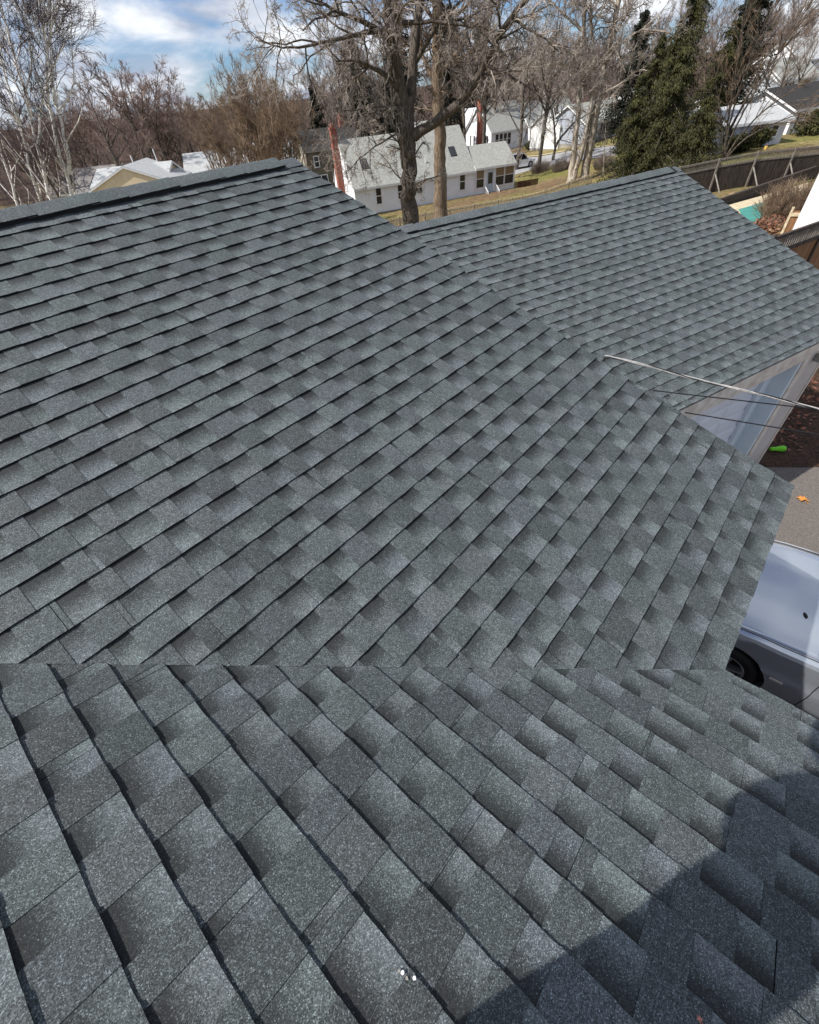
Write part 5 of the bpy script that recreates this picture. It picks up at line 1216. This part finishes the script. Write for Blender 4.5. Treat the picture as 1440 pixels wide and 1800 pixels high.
# shrubs
def shrub(name, label, base, rx, ry, h, mt, n, seed, leafm=None, group=None, ln=.5, cat='shrub'):
    rg = np.random.default_rng(seed); a = rg.uniform(0, 6.28, n); rr_ = np.sqrt(rg.random(n)); x, y = np.cos(a) * rr_ * rx * .75, np.sin(a) * rr_ * ry * .75
    D = np.stack([np.cos(a) * rr_ * .55, np.sin(a) * rr_ * .55, np.ones(n)], 1) + rg.normal(0, .14, (n, 3)); L = h * rg.uniform(.55, 1.0, n) * (1 - .35 * rr_ ** 2)
    P0 = np.stack([x, y, np.zeros(n)], 1); P, R = grow(P0, D, L, np.full(n, .011), 5, .10, .02, rg, .5); parts = [tubes(P, R, 3)]
    a_, b_, c_, d_ = spawn(P, R, L, 7, .3, (15, 50), .35, .6, rg, .006); P2, R2 = grow(a_, b_, c_, d_, 3, .15, .05, rg, .5); parts.append(tubes(P2, R2, 3))
    root = thing(name, label, cat, base, 0, group); V_, Q_ = merge(parts); obj('stems', np_mesh('stems', V_, Q_), mt, root)
    if leafm:
        pts = P2[rg.integers(0, len(P2), n * 6), rg.integers(1, 4, n * 6)]; N = len(pts); dl = unit(rg.normal(0, 1, (N, 3))); sd = unit(np.cross(dl, rg.normal(0, 1, (N, 3)))); s = ln * .2 * rg.uniform(.6, 1.3, N)[:, None]
        V = np.stack([pts, pts + dl * s * .5 + sd * s * .35, pts + dl * s, pts + dl * s * .5 - sd * s * .35], 1).reshape(-1, 3); obj('leaves', np_mesh('leaves', V, np.arange(4 * N).reshape(-1, 4)), leafm, root)
    return root
sb = ground_at(1378, 396); shrub('clipped_shrub', 'rounded tan twiggy shrub between the pool and the white outbuilding', sb, 1.05, 1.0, 1.75, M_SHRUB, 900, 31)
sb = ground_at(1352, 414); shrub('russet_shrub', 'low russet-leaved shrub in front of the tan twiggy one', sb, 1.0, .7, .70, M_SHRUB, 300, 32, M_DRYL)
sb = ground_at(1372, 418); shrub('tan_grass_clump', 'low tan dry clump beside the slatted fence', sb, .9, .7, .5, M_SHRUB, 260, 33, M_TAN)
for k, (px, py, w_, lab) in enumerate(((950, 302, 2.6, 'bare twiggy hedge on the lawn left of the forked trunks'), (985, 300, 2.2, 'bare twiggy hedge close to the forked trunks'), (1060, 295, 2.2, 'bare twiggy hedge behind the thin sapling'))):
    sb = ground_at(px, py); shrub('hedge', lab, sb, w_, .9, 1.35, M_TWIG, 420, 40 + k, cat='hedge')
sb = ground_at(938, 262); shrub('green_hedge', 'clipped dark green bush under the shuttered window', sb, 2.2, 1.0, 1.4, M_EVER, 300, 50, M_EVER, ln=1.4)
sb = ground_at(1070, 238); shrub('russet_hedge', 'small russet bush under the blue-grey house window', sb, 1.5, .7, .9, M_TWIGR, 150, 51, M_DRYL, ln=1.2)
for px, py, h_, lab, sd in ((1295, 268, 1.4, 'dark green bush against the pale grey house', 52), (1325, 258, 1.7, 'green yew beside the pale grey house door', 53), (1180, 285, 1.3, 'dark bush under the broad cedar', 54), (1160, 292, 1.1, 'tangled brown brush at the end of the garage ridge', 55)):
    sb = ground_at(px, py); shrub('foundation_shrub', lab, sb, 1.2, .9, h_, M_EVER if sd != 55 else M_SHRUB, 260, sd, M_EVER if sd != 55 else None, ln=1.0)
# dry weeds along the picket fence
pts = []
for _ in range(2600):
    x = rr.uniform(-3, pdv.length + 3); o_ = abs(rr.normal(0, .5)) + .1; X, Y = q1[0] + math.cos(pyaw) * x - math.sin(pyaw) * o_, q1[1] + math.sin(pyaw) * x + math.cos(pyaw) * o_; pts.append((X, Y, float(tz(X, Y)) + rr.uniform(0, .3)))
litter('dry_weeds', 'dry tan weeds along the picket fence', 'weeds', pts, .11, M_TAN, 77)

# ------------------------------------------------------------------ the roofer taking the picture (stands behind the lens, only the shadow is seen)
def skin_mesh(name, verts, edges, radii, m, parent, root=0, sub=2):
    me = bpy.data.meshes.new(name); me.from_pydata([tuple(v) for v in verts], edges, []); o = obj(name, me, m, parent)
    sk = o.modifiers.new('skin', 'SKIN'); sk.use_smooth_shade = True
    for k, r_ in enumerate(radii): me.skin_vertices[0].data[k].radius = (r_, r_) if np.isscalar(r_) else r_
    me.skin_vertices[0].data[root].use_root = True
    sb_ = o.modifiers.new('subdivision', 'SUBSURF'); sb_.levels = sub; sb_.render_levels = sub
    return o
FW = Vector((RM[2][0], RM[2][1], 0)).normalized(); RT = Vector((FW.y, -FW.x, 0))
pc0 = Vector((-2.038, .445, 0))
def roof_z(p): return H0 - p.x * TPA
person = thing('person', 'person in dark work jacket and jeans standing on the roof holding up a phone', 'person', (pc0.x, pc0.y, roof_z(pc0)))
def W(f, r_, h): return FW * f + RT * r_ + Vector((0, 0, h))
def foot(f, r_):
    p = pc0 + FW * f + RT * r_; return W(f, r_, roof_z(p) - roof_z(pc0) + .07)
camv = Vector(CAM) - Vector((pc0.x, pc0.y, roof_z(pc0)))
fL, fR = foot(-.04, -.16), foot(-.10, .13)
hL, hR = camv - FW * .05 - RT * .085 + Vector((0, 0, -.02)), camv - FW * .05 + RT * .085 + Vector((0, 0, -.02))
eL, eR = W(.16, -.18, 1.22), W(.13, .36, 1.14)
bv = [W(.0, 0, .90), W(.01, 0, 1.08), W(.06, 0, 1.25), W(.11, 0, 1.38), W(.18, 0, 1.48),            # pelvis .. neck
      W(.12, -.19, 1.36), eL, hL - FW * .10, W(.10, .19, 1.35), eR, hR - FW * .10,                   # arms to the wrists
      W(-.01, -.11, .82), (W(.0, -.11, .82) + fL) / 2 + FW * .02, fL, fL + FW * .13 - Vector((0, 0, .02)),
      W(-.03, .11, .82), (W(-.02, .11, .82) + fR) / 2 + FW * .02, fR, fR + FW * .13 - Vector((0, 0, .02))]
be = [(0, 1), (1, 2), (2, 3), (3, 4), (3, 5), (5, 6), (6, 7), (3, 8), (8, 9), (9, 10), (0, 11), (11, 12), (12, 13), (13, 14), (0, 15), (15, 16), (16, 17), (17, 18)]
brr = [.168, .150, .17, .13, .085, .085, .062, .045, .085, .062, .045, .11, .075, .055, .05, .11, .075, .055, .05]
M_CLOTH = mat('dark_work_cloth', (.02, .024, .032), (.035, .04, .05), 12, .9); M_SKIN = mat('skin_tone', (.50, .30, .21), rough=.6); M_HAIR = mat('knit_cap', (.03, .03, .035), rough=.95)
skin_mesh('body', bv, be, brr, M_CLOTH, person)
# head with face, cap
bm = bmesh.new(); bmesh.ops.create_uvsphere(bm, u_segments=24, v_segments=18, radius=.105)
hc = W(.235, -.03, 1.61)
for v in bm.verts:
    x, y, z = v.co; f, r_ = y, x
    if f > .06 and abs(r_) < .02 and -.05 < z < .02: f += .022 * (1 - abs(r_) / .02)          # nose
    if f > .05 and abs(abs(r_) - .035) < .018 and 0 < z < .035: f -= .010                      # eye sockets
    if f > .05 and abs(r_) < .035 and -.075 < z < -.055: f += .006                              # lips
    if z < 0: r_ *= 1 + z * 2.2
    if abs(r_) > .088 and abs(f) < .03 and -.03 < z < .03: r_ *= 1.14                           # ears
    v.co = hc + FW * f * 1.05 + RT * r_ * .82 + Vector((0, 0, z * 1.2))
me = bpy.data.meshes.new('head'); bm.to_mesh(me); bm.free(); me.polygons.foreach_set('use_smooth', np.ones(len(me.polygons), bool)); obj('head', me, M_SKIN, person)
bm = bmesh.new(); bmesh.ops.create_uvsphere(bm, u_segments=24, v_segments=16, radius=.112); bmesh.ops.bisect_plane(bm, geom=bm.verts[:] + bm.edges[:] + bm.faces[:], plane_co=(0, 0, .03), plane_no=(0, .35, 1), clear_inner=True)
for v in bm.verts: x, y, z = v.co; v.co = hc + FW * y * 1.08 + RT * x * .88 + Vector((0, 0, z * 1.22))
me = bpy.data.meshes.new('cap'); bm.to_mesh(me); bm.free(); me.polygons.foreach_set('use_smooth', np.ones(len(me.polygons), bool)); obj('cap', me, M_HAIR, person)
for hv, sgn in ((hL, -1), (hR, 1)):
    wv = hv - FW * .10; vs_, es_, rs_ = [wv, hv - FW * .045 + RT * sgn * .012], [(0, 1)], [.030, .034]
    for k in range(4):
        b0 = len(vs_); zz = .032 - .022 * k; ln = (.9, 1.0, .95, .75)[k]
        vs_ += [hv - FW * .012 + RT * sgn * .022 + Vector((0, 0, zz)), hv + FW * .012 * ln + RT * sgn * .012 + Vector((0, 0, zz)), hv + FW * .012 - RT * sgn * .020 * ln + Vector((0, 0, zz))]
        es_ += [(1, b0), (b0, b0 + 1), (b0 + 1, b0 + 2)]; rs_ += [.010, .009, .008]
    b0 = len(vs_); vs_ += [hv - FW * .05 - RT * sgn * .012 + Vector((0, 0, -.012)), hv - FW * .028 - RT * sgn * .035 + Vector((0, 0, .004))]; es_ += [(1, b0), (b0, b0 + 1)]; rs_ += [.012, .009]
    skin_mesh('hand', vs_, es_, rs_, M_SKIN, person, 0, 1)
phc = camv - Vector(RM[2]) * .022
mwp = Matrix.Translation(Vector((pc0.x, pc0.y, roof_z(pc0))) + phc) @ Matrix(((RM[0][0], -RM[1][0], RM[2][0]), (RM[0][1], -RM[1][1], RM[2][1]), (RM[0][2], -RM[1][2], RM[2][2]))).to_4x4()
phone = thing('phone', 'slim dark phone held up in both hands', 'phone', tuple(mwp.translation))
mb = MB(); mb.box(-.037, .037, -.135, .015, -.005, .004); mb.build('case', M_BLACK, phone, mwp, bevel=.003)
mb = MB(); mb.box(-.033, .033, -.131, .011, -.0062, -.0054); mb.build('screen', M_GLASS, phone, mwp)
